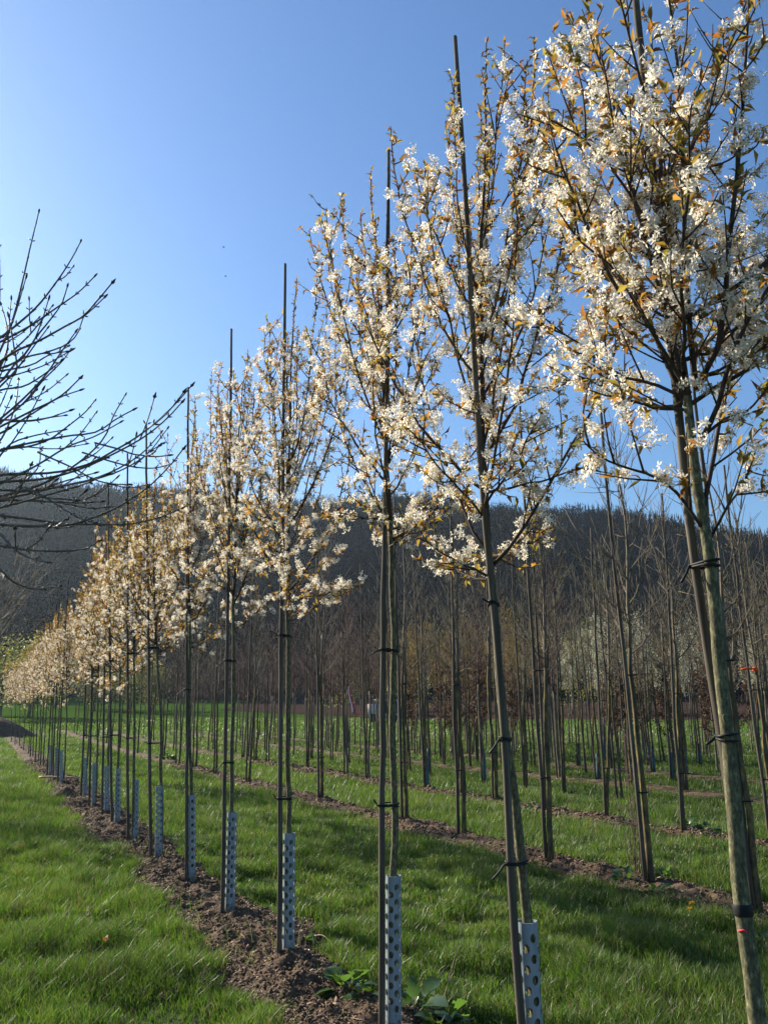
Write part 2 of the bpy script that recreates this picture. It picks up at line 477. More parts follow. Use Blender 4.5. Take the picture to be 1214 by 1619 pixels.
# bark chips and clods on the first strip
def chips(off, n, y0, y1, seed, smin, smax):
    r = np.random.default_rng(seed)
    D = y0 + (y1 - y0) * r.random(n) ** 2.0
    side = r.integers(0, 2, n)
    w = strip_edge(off, D, side)
    lat = np.where(side == 0, -1, 1) * r.random(n) ** .8 * w * 1.05
    x = rowx(off, D) + lat * NV[0]; y = D + lat * NV[1]
    A = lat / w
    z = gz(x, y) + soil_h(x, y, A) + .003
    c = np.stack([x, y, z], -1)
    straw = (r.random((n, 1)) < .05)
    L = r.uniform(smin, smax, (n, 1)) * (.5 + 1.2 * r.random((n, 1)) ** 2) * (1 + (D / 14)[:, None]); Wd = L * r.uniform(.2, .75, (n, 1)); T = L * .35
    L = np.where(straw, L * 3.0, L); Wd = np.where(straw, .0018 * (1 + D / 10)[:, None], Wd); T = np.where(straw, .0015, T)
    d = unit(np.stack([r.normal(size=n), r.normal(size=n), r.normal(size=n) * .35], -1))
    s = unit(np.cross(d, unit(np.array([[0, 0, 1.]]) + r.normal(size=(n, 3)) * .4))); up = np.cross(s, d)
    V = np.stack([c - d * L, c + s * Wd, c + d * L, c - s * Wd, c + up * T, c - up * T], 1)
    b = (np.arange(n) * 6)[:, None]
    tri = [[0, 1, 4], [1, 2, 4], [2, 3, 4], [3, 0, 4], [1, 0, 5], [2, 1, 5], [3, 2, 5], [0, 3, 5]]
    mb = MB(); mb.add(V.reshape(-1, 3), np.concatenate([b + np.array([t]) for t in tri]))
    tag(mb.build('bark_mulch', M['mulch']), 'dark bark chips scattered on the front soil strip' if off == 0 else 'crumbs of soil and bark on a soil strip under the saplings', 'mulch', kind='stuff')
chips(0.0, 60000, 3.2, 27, 21, .004, .013)
chips(4.05, 16000, 5.0, 26, 22, .006, .016)
chips(7.0, 12000, 7.5, 28, 23, .008, .02)

# ------------------------------------------------------------------ grass
def soilmask(x, y):
    """True where a soil strip shows"""
    m = np.zeros(len(x), bool)
    for off in (0.0, 4.05, 7.0, 11.7, 15.3):
        s = (x - (-0.58 - 0.48 * (y - 5.45) + off))       # horizontal distance to the row line
        lat = s * NV[0]
        D = y - lat * NV[1]
        side = (lat > 0).astype(int)
        w = np.where(side == 0, strip_edge(off, D, 0), strip_edge(off, D, 1))
        rag = .88 + .9 * fbm(x * 5, y * 5, 40)
        m |= np.abs(lat) < w * rag
    return m

def grass():
    r = np.random.default_rng(5)
    mb = MB()
    #       y0  y1   density width  height  segs
    bands = [(3.6, 6.5, 11000, .0044, .115, 2), (6.5, 10, 6500, .0055, .115, 2), (10, 16, 2000, .0085, .11, 1), (16, 28, 640, .015, .11, 1), (28, 50, 150, .032, .12, 1), (50, 88, 32, .07, .14, 1)]
    for y0, y1, dens, wd, hg, sg in bands:
        half = .50
        xm = lambda y: half * y + .6
        area = (y1 - y0) * (xm(y0) + xm(y1))
        n = int(area * dens)
        y = r.uniform(y0, y1, int(n * 1.3)); x = r.uniform(-1, 1, len(y)) * xm(y1)
        k = np.abs(x) < xm(y); x = x[k][:n]; y = y[k][:n]
        tuft = np.clip((fbm(x * 3.4, y * 3.4, 51, 3)) * 1.9 + .5, 0, 1.2)
        keep = ~soilmask(x, y)
        keep |= r.random(len(x)) < .03
        keep &= r.random(len(x)) < (.45 + .8 * tuft)
        keep &= ~((y > np.interp(x, [-22, -6, 0, 60, 128], [112, 96, 86, 84, 84])))
        x = x[keep]; y = y[keep]; tuft = tuft[keep]; n = len(x)
        z = terrain(x, y)
        big = fbm(x * .7, y * .7, 60, 3)
        h = hg * (.38 + .95 * tuft + .9 * big) * r.uniform(.55, 1.3, n)
        h = np.clip(h, .03, .24)
        a = r.uniform(0, 6.283, n)
        cl = fbm(x * 3, y * 3, 71, 2) * 9
        a = a + cl * .25
        lean = r.uniform(.12, .75, n) * h
        w = wd * r.uniform(.6, 1.25, n)
        c = np.stack([x, y, z - .005], -1)
        d = np.stack([np.cos(a), np.sin(a), np.zeros(n)], -1)
        b2 = r.uniform(0, 6.283, n)
        s = np.stack([np.cos(b2), np.sin(b2), np.zeros(n)], -1) * w[:, None] * .5
        up = np.array([0, 0, 1.])
        if sg == 2:
            mid = c + up * (h * .6)[:, None] + d * (lean * .3)[:, None]
            tip = c + up * (h * .95)[:, None] + d * lean[:, None]
            V = np.stack([c - s, c + s, mid + s * .75, mid - s * .75, tip], 1)
            b = (np.arange(n) * 5)[:, None]
            mb.add(V.reshape(-1, 3), [b + np.array([[0, 1, 2, 3]]), b + np.array([[3, 2, 4]])])
        else:
            tip = c + up * (h * .95)[:, None] + d * lean[:, None]
            V = np.stack([c - s, c + s, tip], 1)
            mb.add(V.reshape(-1, 3), (np.arange(n) * 3)[:, None] + np.array([[0, 1, 2]]))
    tag(mb.build('grass', M['grass']), 'lush green grass growing between the soil strips', 'grass', kind='stuff')
grass()

# ------------------------------------------------------------------ perforated guard
def guard_mesh(name, R=.037, H=.76, ncol=8, pitch=.066, hr=.0126, seg=9):
    """tube with staggered oval holes: outer wall, inner wall, and the thickness round each hole"""
    mb = MB()
    cw = 2 * math.pi * R / ncol
    nrow = 9
    zb = H - .016 - nrow * pitch
    n = seg * 2
    a = np.arange(n) * 2 * np.pi / n
    def wrap(xy, rr):
        xy = np.asarray(xy); t = xy[:, 0] / R
        return np.stack([rr * np.cos(t), rr * np.sin(t), xy[:, 1]], -1)
    for rr, flip in ((R, False), (R - .0022, True)):
        def put(V, F):
            mb.add(V, F[:, ::-1] if flip else F)
        def quad(x0, x1, z0, z1):
            x = np.linspace(x0, x1, 4)
            V = np.concatenate([np.stack([x, np.full(4, z0)], -1), np.stack([x, np.full(4, z1)], -1)])
            i = np.arange(3); put(wrap(V, rr), np.stack([i, i + 1, i + 5, i + 4], -1))
        for c in range(ncol):
            x0 = c * cw; xc = x0 + cw / 2; o = (c % 2) * pitch / 2; nr = nrow - (c % 2)
            quad(x0, x0 + cw, 0, zb + o)
            quad(x0, x0 + cw, zb + o + nr * pitch, H)
            for k in range(nr):
                z0 = zb + o + k * pitch; zc = z0 + pitch / 2
                hole = np.stack([xc + hr * np.cos(a), zc + hr * 1.2 * np.sin(a)], -1)
                ca, sa = np.cos(a), np.sin(a)
                sc = 1 / np.maximum(np.abs(ca) / (cw / 2), np.abs(sa) / (pitch / 2))
                rim = np.stack([xc + ca * sc, zc + sa * sc], -1)
                cor = np.array([[x0 + cw, z0 + pitch], [x0, z0 + pitch], [x0, z0], [x0 + cw, z0]])
                i = np.arange(n); j = (i + 1) % n
                V = wrap(np.concatenate([rim, hole, cor]), rr)
                put(V, np.stack([i, j, n + j, n + i], -1))
                tri = []
                for q, cv in enumerate(cor):
                    d = np.arctan2(cv[1] - zc, cv[0] - xc) % (2 * np.pi)
                    i0 = int(d / (2 * np.pi / n)); tri.append([q + 2 * n, (i0 + 1) % n, i0])
                mb.n -= len(V); F = np.array(tri); mb.f.append((F[:, ::-1] if flip else F) + mb.n); mb.n += len(V)
                if not flip:
                    hi = wrap(hole, R - .0022)
                    mb.add(np.concatenate([wrap(hole, R), hi]), np.stack([i, i + n, j + n, j], -1))
    t = np.linspace(0, 2 * np.pi, 41); q = np.arange(40)
    mb.add(np.concatenate([np.stack([r_ * np.cos(t), r_ * np.sin(t), np.full(41, H)], -1) for r_ in (R + .0006, R - .0028)]), np.stack([q, q + 1, q + 42, q + 41], -1))
    return mb.mesh(name, M['guard'], True)

GUARD = guard_mesh('tree_guard')

def make_guard(loc, tilt, rz, label, group, sc=1.0):
    o = bpy.data.objects.new('tree_guard', GUARD); col.objects.link(o)
    o.location = [float(c) for c in loc]; lean_rot(o, tilt[1], rz, tilt[0]); o.scale = (1.0, 1.0, sc)
    tag(o, label, 'tree guard', group)
    return o

# ------------------------------------------------------------------ stakes with ties
def make_stake(p0, p1, r0, r1, label, group, ties=(), k=8, seed=0, path=None):
    """round weathered stake from p0 (ground) to p1 (top); ties: list of (t along the stake, trunk point, trunk radius)"""
    r = np.random.default_rng(seed)
    p0 = np.asarray(p0, float); p1 = np.asarray(p1, float)
    root = empty('wooden_stake', p0)
    n = 26
    t = np.linspace(0, 1, n)
    pts = (p1 - p0) * t[:, None]
    w = np.cumsum(r.normal(size=(n, 2)), 0) * .0022; w -= w[-1] * t[:, None]
    pts[:, 0] += w[:, 0]; pts[:, 1] += w[:, 1]
    if path is not None:
        pts = resample(np.asarray(path) - p0, n)
    pts[0, 2] = -.05
    rad = r0 + (r1 - r0) * t
    rad[[5, 10, 14, 18, 22]] *= 1.09        # swollen joints
    mb = MB(); tube(mb, pts, rad, k); mb.build('pole', M['stake'], root, smooth=True)
    for (tt, tp, tr) in ties:
        c0 = np.array([np.interp((p1 - p0)[2] * tt, pts[:, 2], pts[:, q]) for q in range(3)]); c1 = np.asarray(tp, float) - p0
        c1[2] = c0[2]
        ax = c1 - c0; Ld = np.linalg.norm(ax[:2]); ex = ax / max(Ld, 1e-4); ey = np.array([-ex[1], ex[0], 0])
        rs = r0 + (r1 - r0) * tt + .004; tr2 = tr + .004
        mb = MB()
        for q in range(2):
            a = np.linspace(math.pi / 2, 3 * math.pi / 2, 9); b = np.linspace(-math.pi / 2, math.pi / 2, 9)
            loop = np.concatenate([c0 + rs * (np.cos(a)[:, None] * ex + np.sin(a)[:, None] * ey), c1 + tr2 * (np.cos(b)[:, None] * ex + np.sin(b)[:, None] * ey)])
            loop = np.concatenate([loop, loop[:1]])
            loop[:, 2] += (q - .5) * .011 + .004 * np.sin(np.linspace(0, 6.3, len(loop)) + q * 2)
            tube(mb, loop, .0036, 6, cap=False)
        s = c0 + np.array([-rs, -rs * .5, 0])
        tl = r.uniform(.02, .07)
        kz = r.choice([.03, .015, -.05, -.02])
        tail = np.array([c0 + [0, -rs, 0], s, s + [-tl * .5, -.01, kz * .5], s + [-tl, -.012, kz]])
        tube(mb, resample(tail, 8), .0040, 6)
        mb.build('tie', M['rubber'], root, smooth=True)
    tag(root, label, 'stake', group)
    return root

# ------------------------------------------------------------------ serviceberry trees
def interp_track(tr, z):
    return np.stack([np.interp(z, tr[:, 2], tr[:, 0]), np.interp(z, tr[:, 2], tr[:, 1]), np.asarray(z)], -1)

LINES = {}
def at_height(name, z):
    """centre and radius of a built trunk at world height z"""
    c, r_ = LINES[name]
    return np.array([np.interp(z, c[:, 2], c[:, 0]), np.interp(z, c[:, 2], c[:, 1]), z]), float(np.interp(z, c[:, 2], r_))

def service_tree(base, track, r0, fork, H, halfw, nsc, seed, label, extra=(), dense=1.0, group=None, per=12, bottom=0.0, petal=1.0, taper=.25, leafy_=1.3, low=6, shoots=8):
    """track: polyline of the trunk relative to base (z rising to H)"""
    r = np.random.default_rng(seed)
    root = empty('serviceberry_tree', base)
    tr = np.asarray(track, float)
    zz = np.concatenate([np.linspace(-.05, fork, 22), np.linspace(fork, H, 26)[1:]])
    pts = interp_track(tr, zz)
    sm = pts.copy()
    for _ in range(3):
        sm[1:-1] = (sm[:-2] + 2 * sm[1:-1] + sm[2:]) / 4
    sm[:, 2] = zz
    sm[:, 0] += fbm(zz * 2.1, zz * 0 + seed, 2) * .035; sm[:, 1] += fbm(zz * 2.1, zz * 0 + seed + 9, 2) * .035
    rad = np.where(zz < fork, r0 * (1 - taper * zz / fork), r0 * (.95 - taper) * .86 * np.clip(1 - (zz - fork) / (H - fork), 0, 1) ** 1.1 + .0028)
    rad = rad * (1 + fbm(zz * 9, zz * 0 + seed, 4) * .22)
    rad[0] *= 1.25; rad[1] *= 1.1
    rad = np.maximum(rad, .0028)
    LINES[root.name] = (sm + np.asarray(base), rad)
    mbt = MB(); tube(mbt, sm[:22 + 1], rad[:22 + 1], 14)
    trunk = mbt.build('trunk', M['bark'], root, smooth=True)
    mbl = MB(); tube(mbl, sm[22:], rad[22:], 8)
    CC = []; CA = []; LC = []; LD = []
    trunk_at = lambda z: interp_track(sm, np.array([z]))[0]
    def dress(pl, f0, flower, leafy, step=.045):
        """clusters and leaves along a shoot, from fraction f0 to its tip"""
        L = np.linalg.norm(np.diff(pl, axis=0), axis=1).sum()
        m = max(2, int(L * (1 - f0) / step))
        for q in range(m):
            f = f0 + (1 - f0) * (q + r.random()) / m
            i = min(int(f * (len(pl) - 1)), len(pl) - 2); g = f * (len(pl) - 1) - i
            p = pl[i] * (1 - g) + pl[i + 1] * g
            tg = unit(pl[i + 1] - pl[i])
            od = unit(tg * .5 + r.normal(size=3) * .8 + np.array([0, 0, .25]))
            if r.random() < flower * dense * .5:
                c = p + od * r.uniform(.015, .045)
                CC.append(c); CA.append(od)
                for _ in range(r.integers(2, 5)):
                    LC.append(p + od * .01); LD.append(unit(od + r.normal(size=3) * .7))
            if r.random() < leafy * leafy_:
                for _ in range(2):
                    LC.append(p); LD.append(unit(tg * .7 + r.normal(size=3) * .6 + np.array([0, 0, .15])))
    def branch(pl, rb, flower, sub, f0=.28):
        n = len(pl)
        tube(mbl, pl, np.linspace(rb, .0022, n), 6)
        tp = (pl[-1][2] - fork) / (H - fork)
        dress(pl[:10], f0, flower, .35)
        dress(pl[9:], 0, flower * float(np.clip((.9 - tp) / .35, 0, 1)), .8, .03)
        L = np.linalg.norm(np.diff(pl, axis=0), axis=1).sum()
        ns = int(L * sub)
        for q in range(ns):
            f = .08 + .90 * (q + r.random()) / ns
            i = min(int(f * (n - 1)), n - 2)
            p = pl[i] + (pl[i + 1] - pl[i]) * r.random()
            tg = unit(pl[i + 1] - pl[i])
            side = unit(np.cross(tg, unit(r.normal(size=3))))
            d = unit(tg * .75 + side * .75 + np.array([0, 0, .12]))
            l = r.uniform(.10, .30) * (1.15 - .45 * f)
            tw = np.stack([p, p + d * l * .5 + r.normal(size=3) * .008, p + d * l + np.array([0, 0, .05 * l / .3])])
            tw = resample(tw, 5)
            tube(mbl, tw, np.linspace(.0034, .0015, 5), 4)
            top = (p[2] - fork) / (H - fork)
            fl = flower * float(np.clip((.86 - top) / .32, 0, 1))
            dress(tw, .25, fl, .5, .035)
    for k in range(nsc):
        fr = k / max(nsc - 1, 1)
        z0 = fork - bottom + (H - fork) * .60 * fr ** 1.1 + r.uniform(-.03, .03)
        az = k * 2.399 + r.uniform(-.4, .4)
        reach = halfw * r.uniform(.62, 1.10) * (1 - .6 * fr)
        top = min(H * .97, z0 + (H - z0) * r.uniform(.30, .80) * (1.0 if k > 3 else .8))
        t = np.linspace(0, 1, 13)
        rr_ = reach * (1 - (1 - t) ** 1.7)
        h = (top - z0) * (t ** 1.12)
        b0 = trunk_at(max(z0, .2))
        off = interp_track(sm, np.clip(z0 + h, 0, H)) - np.stack([0 * t, 0 * t, z0 + h], -1)
        pl = np.stack([b0[0] + rr_ * math.cos(az), b0[1] + rr_ * math.sin(az), z0 + h], -1)
        pl[:, 0] += (off[:, 0] - b0[0]) * .7; pl[:, 1] += (off[:, 1] - b0[1]) * .7
        wob = np.cumsum(r.normal(size=(13, 3)), 0) * .007; wob[0] = 0
        pl += wob
        rb = .0085 * (1 - .5 * fr) * r.uniform(.75, 1.15)
        branch(pl, rb, .80, 8.5, .10)
    for k in range(low):
        z0 = fork + r.uniform(-.32 if base[1] > 5 else -.08, .35); az = k * 2.399 + r.uniform(0, 1.2); b0 = trunk_at(z0)
        rc = halfw * r.uniform(.35, .8); t = np.linspace(0, 1, 13)
        pl = np.stack([b0[0] + rc * t * math.cos(az), b0[1] + rc * t * math.sin(az), z0 + rc * r.uniform(.1, .9) * t ** 1.3], -1) + np.cumsum(r.normal(size=(13, 3)), 0) * .004
        branch(pl, .0055, .85, 12.0, .12)
    for pl, rb, f0 in extra:
        branch(np.asarray(pl), rb, .85, 11.0, f0)
    for k in range(shoots):
        z0 = fork + (H - fork) * r.uniform(.12, .45); az = r.uniform(0, 6.28); b0 = trunk_at(z0)
        top = H * r.uniform(.84, .985); rc = halfw * r.uniform(.15, .55); t = np.linspace(0, 1, 13)
        pl = np.stack([rc * (1 - (1 - t) ** 2.2) * math.cos(az), rc * (1 - (1 - t) ** 2.2) * math.sin(az), z0 + (top - z0) * t], -1)
        pl[:, :2] += interp_track(sm, pl[:, 2])[:, :2]
        pl += np.cumsum(r.normal(size=(13, 3)), 0) * .005
        tube(mbl, pl, np.linspace(.0055, .0016, 13), 5)
        dress(pl[:8], .1, .8, .6); dress(pl[7:], 0, .12, 1.0, .022)
        for q in range(8, 12):
            if r.random() < .6:
                d = unit(unit(pl[q + 1] - pl[q]) + unit(r.normal(size=3)) * .6); tw = np.stack([pl[q], pl[q] + d * .05, pl[q] + d * .1])
                tube(mbl, tw, [.0025, .002, .0014], 4); dress(tw, .2, .05, 1.0, .02)
    # leafy leader
    dress(sm[24:36], .1, .7, .7)
    dress(sm[36:], .2, .0, 1.0, .022)
    limbs = mbl.build('limbs', M['limb'], root, smooth=True)
    mbf = MB(); add_flowers(mbf, CC, CA, r, per, pl=.0165 * petal, pw=.0064 * petal, spread=.027)
    mbf.build('blossom', M['petal'], root)
    mbv = MB(); add_leaves(mbv, LC, LD, r, L=.046 if base[1] < 2.6 or base[1] > 8 else .040, W=.0145 if base[1] < 8 else .018)
    mbv.build('leaves', M['bronze'], root)
    tag(root, label, 'tree', group)
    return root

def px_track(pts, D, base, lead=None):
    tr = np.array([P(u, v, D) for u, v in pts]) - base
    tr[:, 1] = 0
    return tr[np.argsort(tr[:, 2])]

FG = 'blossoming serviceberry trees in the front row'
GG = 'perforated guards in the front row'
SG = 'stakes of the front row trees'
def rowbase(D, dx=0.0):
    return np.array([rowx(0, D) + dx, D, 0.0])

# nearest tree at the right edge
D0 = 2.24
b0 = P(1235, 1900, D0); b0[2] = 0
tr0 = px_track([(1240, 1990), (1206, 1640), (1180, 1530), (1162, 1430), (1156, 1300), (1150, 1200), (1138, 1120), (1130, 1000), (1120, 900), (1108, 830), (1100, 770), (1090, 700), (1086, 640), (1066, 480), (1050, 330), (1035, 120), (1020, -150), (1010, -420)], D0, b0)
tr0[0, 2] = -.1
def exl(pts, dep, n=13):
    q = np.array([P(u, v, D0 + d) for (u, v), d in zip(pts, np.linspace(0, dep, len(pts)))])
    return resample(q, n) - b0
ex0 = [
    (exl([(1086, 632), (1030, 606), (985, 596), (935, 556), (880, 520), (845, 488)], .12), .0062, .12),
    (exl([(1108, 832), (1062, 772), (1030, 752), (985, 738), (945, 720), (915, 690)], -.15), .0058, .2),
    (exl([(1088, 650), (1040, 545), (1000, 440), (930, 350), (885, 270), (850, 195)], .2), .0085, .3),
    (exl([(1090, 622), (1055, 566), (1010, 490), (965, 420), (915, 380), (880, 330)], -.25), .008, .3),
    (exl([(1100, 618), (1088, 500), (1080, 300), (1072, 120), (1050, -60), (1040, -200)], .1), .009, .3),
    (exl([(1100, 615), (1130, 560), (1150, 400), (1168, 240), (1180, 60), (1190, -150)], -.15), .0095, .3),
    (exl([(1104, 612), (1148, 520), (1195, 440), (1245, 380), (1290, 330)], .2), .008, .3),
    (exl([(1106, 700), (1135, 640), (1150, 580), (1185, 500), (1235, 420), (1260, 300)], -.3), .008, .3),
    (exl([(1112, 800), (1128, 720), (1140, 650), (1172, 540), (1205, 470), (1230, 380)], .3), .0075, .35),
    (exl([(1085, 640), (1058, 520), (1020, 380), (985, 230), (950, 90), (915, -40)], -.1), .0085, .3),
    (exl([(1080, 560), (1030, 470), (985, 440), (945, 425), (905, 440)], .3), .005, .3),
    (exl([(1060, 420), (1010, 330), (960, 260), (915, 215), (870, 190)], -.3), .006, .25),
    (exl([(1060, 380), (1000, 250), (955, 150), (925, 80), (895, 20)], .35), .007, .3),
    (exl([(1070, 300), (1110, 180), (1150, 80), (1180, 0), (1200, -90)], .3), .006, .3),
    (exl([(1050, 250), (1010, 120), (985, 20), (960, -80)], -.35), .006, .3),
    (exl([(1110, 690), (1150, 660), (1180, 650), (1215, 610)], -.2), .005, .4),
    (exl([(1118, 860), (1150, 800), (1172, 770), (1185, 740)], .3), .005, .5),
]
service_tree(b0, tr0, .0265, 2.34, 3.75, .58, 15, 101, 'nearest blossoming tree, thick mossy trunk without a guard at the right edge', ex0, 1.0, FG, 14, taper=.5, low=3)
# paint ring and strap on this trunk
def ring(parent_name, c, R, hw, m, parent):
    mb = MB()
    a = np.linspace(0, 2 * np.pi, 25)
    pts = np.stack([R * np.cos(a), R * np.sin(a), 0 * a], -1) + c
    tube(mb, pts, hw, 6, cap=False)
    return mb.build(parent_name, m, parent, smooth=True)

st_tree = [o for o in col.objects if o.name.startswith('serviceberry_tree')][0]
def band(name, v, hh, bulge, m):
    z0 = P(607, v, D0)[2]
    zz_ = np.linspace(z0 - hh, z0 + hh, 5)
    q_ = [at_height(st_tree.name, z_) for z_ in zz_]
    mb = MB(); tube(mb, np.array([c - b0 for c, _ in q_]), np.array([r_ for _, r_ in q_]) + .0008 + bulge * np.array([.3, 1, .8, 1, .3]), 20, cap=False)
    return mb.build(name, m, st_tree, smooth=True)
def paint_mark():
    c, r_ = at_height(st_tree.name, P(607, 1468, D0)[2])
    a = np.linspace(-2.9, -1.75, 9)
    mb = MB(); tube(mb, np.stack([c[0] + r_ * np.cos(a), c[1] + r_ * np.sin(a), c[2] + .002 * np.sin(a * 5)], -1) - b0, .0030, 6)
    mb.build('paint_ring', M['red'], st_tree, smooth=True)
paint_mark()
band('rubber_strap', 1437, .014, .0035, M['rubber'])
# pruned knot low on the trunk
mb = MB()
kc, kr = at_height(st_tree.name, P(1136, 1135, D0)[2]); kp = kc - b0 + [-.004, 0, 0]
a = np.linspace(0, 2 * np.pi, 13)
for rr_, yy_ in ((.010, -kr * .98), (.006, -kr * 1.12)):
    tube(mb, np.stack([kp[0] + .004 + rr_ * np.cos(a), np.full(13, yy_), kp[2] + rr_ * 1.2 * np.sin(a)], -1), .0042, 6, cap=False)
mb.build('pruning_scar', M['bark'], st_tree, smooth=True)

def trunk_pt(tree_base, tr, z):
    return interp_track(np.asarray(tr), np.array([z]))[0] + tree_base

sb0 = P(1236, 1950, D0 + .05); sb0[2] = 0
spath = [sb0] + [P(u, v, D0 + .05) for u, v in ((1188, 1520), (1166, 1360), (1144, 1190), (1114, 1000), (1092, 850), (1072, 650), (1042, 380), (1020, 150), (1000, -40))]
spath[-1] = P(1000, -40, D0)
s_top = P(1000, -40, D0 + .0)
tb = lambda z: at_height(st_tree.name, z)[0]
L0 = s_top[2]
make_stake(sb0, s_top, .0135, .0115, 'tall grey stake leaning behind the nearest tree at the right edge', SG,
           [(tb_z / L0, tb(tb_z), .021) for tb_z in (P(1100, 890, D0)[2], P(1140, 1165, D0)[2])], k=12, seed=3, path=spath)

# second and third tree
def front_tree(D, trunk_px, stake_px, r0, fork_v, H, halfw, nsc, seed, lab, ties_v, gtop_v, extra=(), sr=(.0158, .0098), dense=1.0):
    ub, vb = trunk_px[0]
    b = P(ub, vb, D); b[2] = 0
    tr = px_track(trunk_px, D, b); tr[0, 2] = -.1
    fork = P(607, fork_v, D)[2]
    H = min(H, tr[-1, 2])
    t = service_tree(b, tr, r0 * .94, fork, H, halfw, nsc, seed, lab[0], extra, dense, FG, leafy_=1.8 if D < 5 else 2.8)
    s0 = P(stake_px[0][0], stake_px[0][1], D - .04); s0[2] = 0
    s1 = P(stake_px[-1][0], stake_px[-1][1], D - .04)
    sp = None
    if len(stake_px) > 2:
        sp = np.array([P(u, v, D - .04) for u, v in stake_px]); sp[0] = s0
    tl = []
    for v in ties_v:
        z = P(607, v, D)[2]
        tl.append((z / s1[2],) + at_height(t.name, z))
    make_stake(s0, s1, sr[0], sr[1], lab[1], SG, tl, k=10, seed=seed, path=sp)
    if gtop_v:
        zt = P(607, gtop_v, D)[2]
        tilt = math.atan2(interp_track(tr, np.array([.75]))[0][0], .75) * .9
        make_guard(b + [0, 0, 0], (0, tilt), seed * .7, lab[2], GG, zt / .76)
    return b, tr

front_tree(3.22, [(850, 1780), (836, 1500), (830, 1440), (820, 1340), (810, 1240), (801, 1160), (791, 1080), (783, 1000), (774, 910), (768, 800), (762, 650), (760, 480), (764, 300), (772, 180), (770, 66)],
           [(840, 1760), (824, 1619), (812, 1460), (798, 1180), (784, 1000), (771, 870), (735, 300), (719, 58)], .0215, 895, 9.0, .62, 17, 202,
           ('large blossoming tree with a leafy shoot rising highest beside the tallest stake', 'tallest stake, standing well above the crown of the second tree from the right', 'perforated grey guard at the bottom edge right of centre, cut by the frame'),
           (1168, 1362, 955), 1456)
front_tree(4.24, [(622, 1640), (622, 1383), (622, 1200), (621, 1000), (618, 860), (612, 740), (606, 600), (600, 450), (592, 350), (586, 270)],
           [(604, 1655), (614, 236)], .0205, 850, 9.0, .62, 17, 303,
           ('blossoming tree with dark straight trunk in the middle of the picture', 'straight dark stake in the middle, its top left of the tallest stake', 'perforated grey guard beside broad green weeds at the bottom centre'),
           (1028, 1272), 1384)
front_tree(5.45, [(456, 1537), (457, 1317), (454, 1200), (454, 1000), (453, 880), (455, 750), (460, 600), (466, 500), (470, 440)],
           [(441, 1526), (451, 417)], .019, 935, 9.0, .58, 16, 404,
           ('blossoming tree standing left of the middle dark trunk, fourth from the right', 'stake with bare top standing clear left of the middle crown', 'perforated grey guard on lumpy soil round the fourth tree from the right'),
           (1005, 1262), 1317)
front_tree(6.63, [(363, 1459), (367, 1284), (366, 1180), (370, 1000), (371, 920), (372, 800), (378, 680), (386, 600), (392, 556)],
           [(352, 1444), (366, 520)], .019, 960, 9.0, .55, 15, 505,
           ('blossoming tree above a bright soil patch, fifth from the right', 'stake topping out between two left crowns, fifth from the right', 'perforated grey guard round the fifth tree from the right in the front row'),
           (1045, 1205), 1284)
front_tree(7.85, [(303, 1405), (302, 1257), (299, 1130), (299, 1010), (299, 950), (300, 850), (304, 720), (308, 650)],
           [(295, 1398), (298, 612)], .019, 985, 9.0, .53, 14, 606,
           ('blossoming tree with a golden leafy shoot beside its stake, sixth from the right', 'stake whose top meets the tip of a bare budded branch', 'perforated grey guard round the sixth tree from the right in the front row'),
           (1090,), 1257)

# the rest of the first row: copies of three more trees
trees = []
def generic_track(r, H):
    z = np.linspace(-.1, H, 10)
    lean = r.normal() * .02
    return np.stack([lean * z + .03 * np.sin(z * 1.3 + r.random() * 6), .03 * np.cos(z * 1.1 + r.random() * 6), z], -1)
def ordinal(n):
    return ['first', 'second', 'third', 'fourth', 'fifth', 'sixth', 'seventh', 'eighth', 'ninth', 'tenth', 'eleventh', 'twelfth', 'thirteenth', 'fourteenth', 'fifteenth', 'sixteenth', 'seventeenth', 'eighteenth', 'nineteenth', 'twentieth', 'twenty-first', 'twenty-second', 'twenty-third', 'twenty-fourth', 'twenty-fifth', 'twenty-sixth'][n - 1]
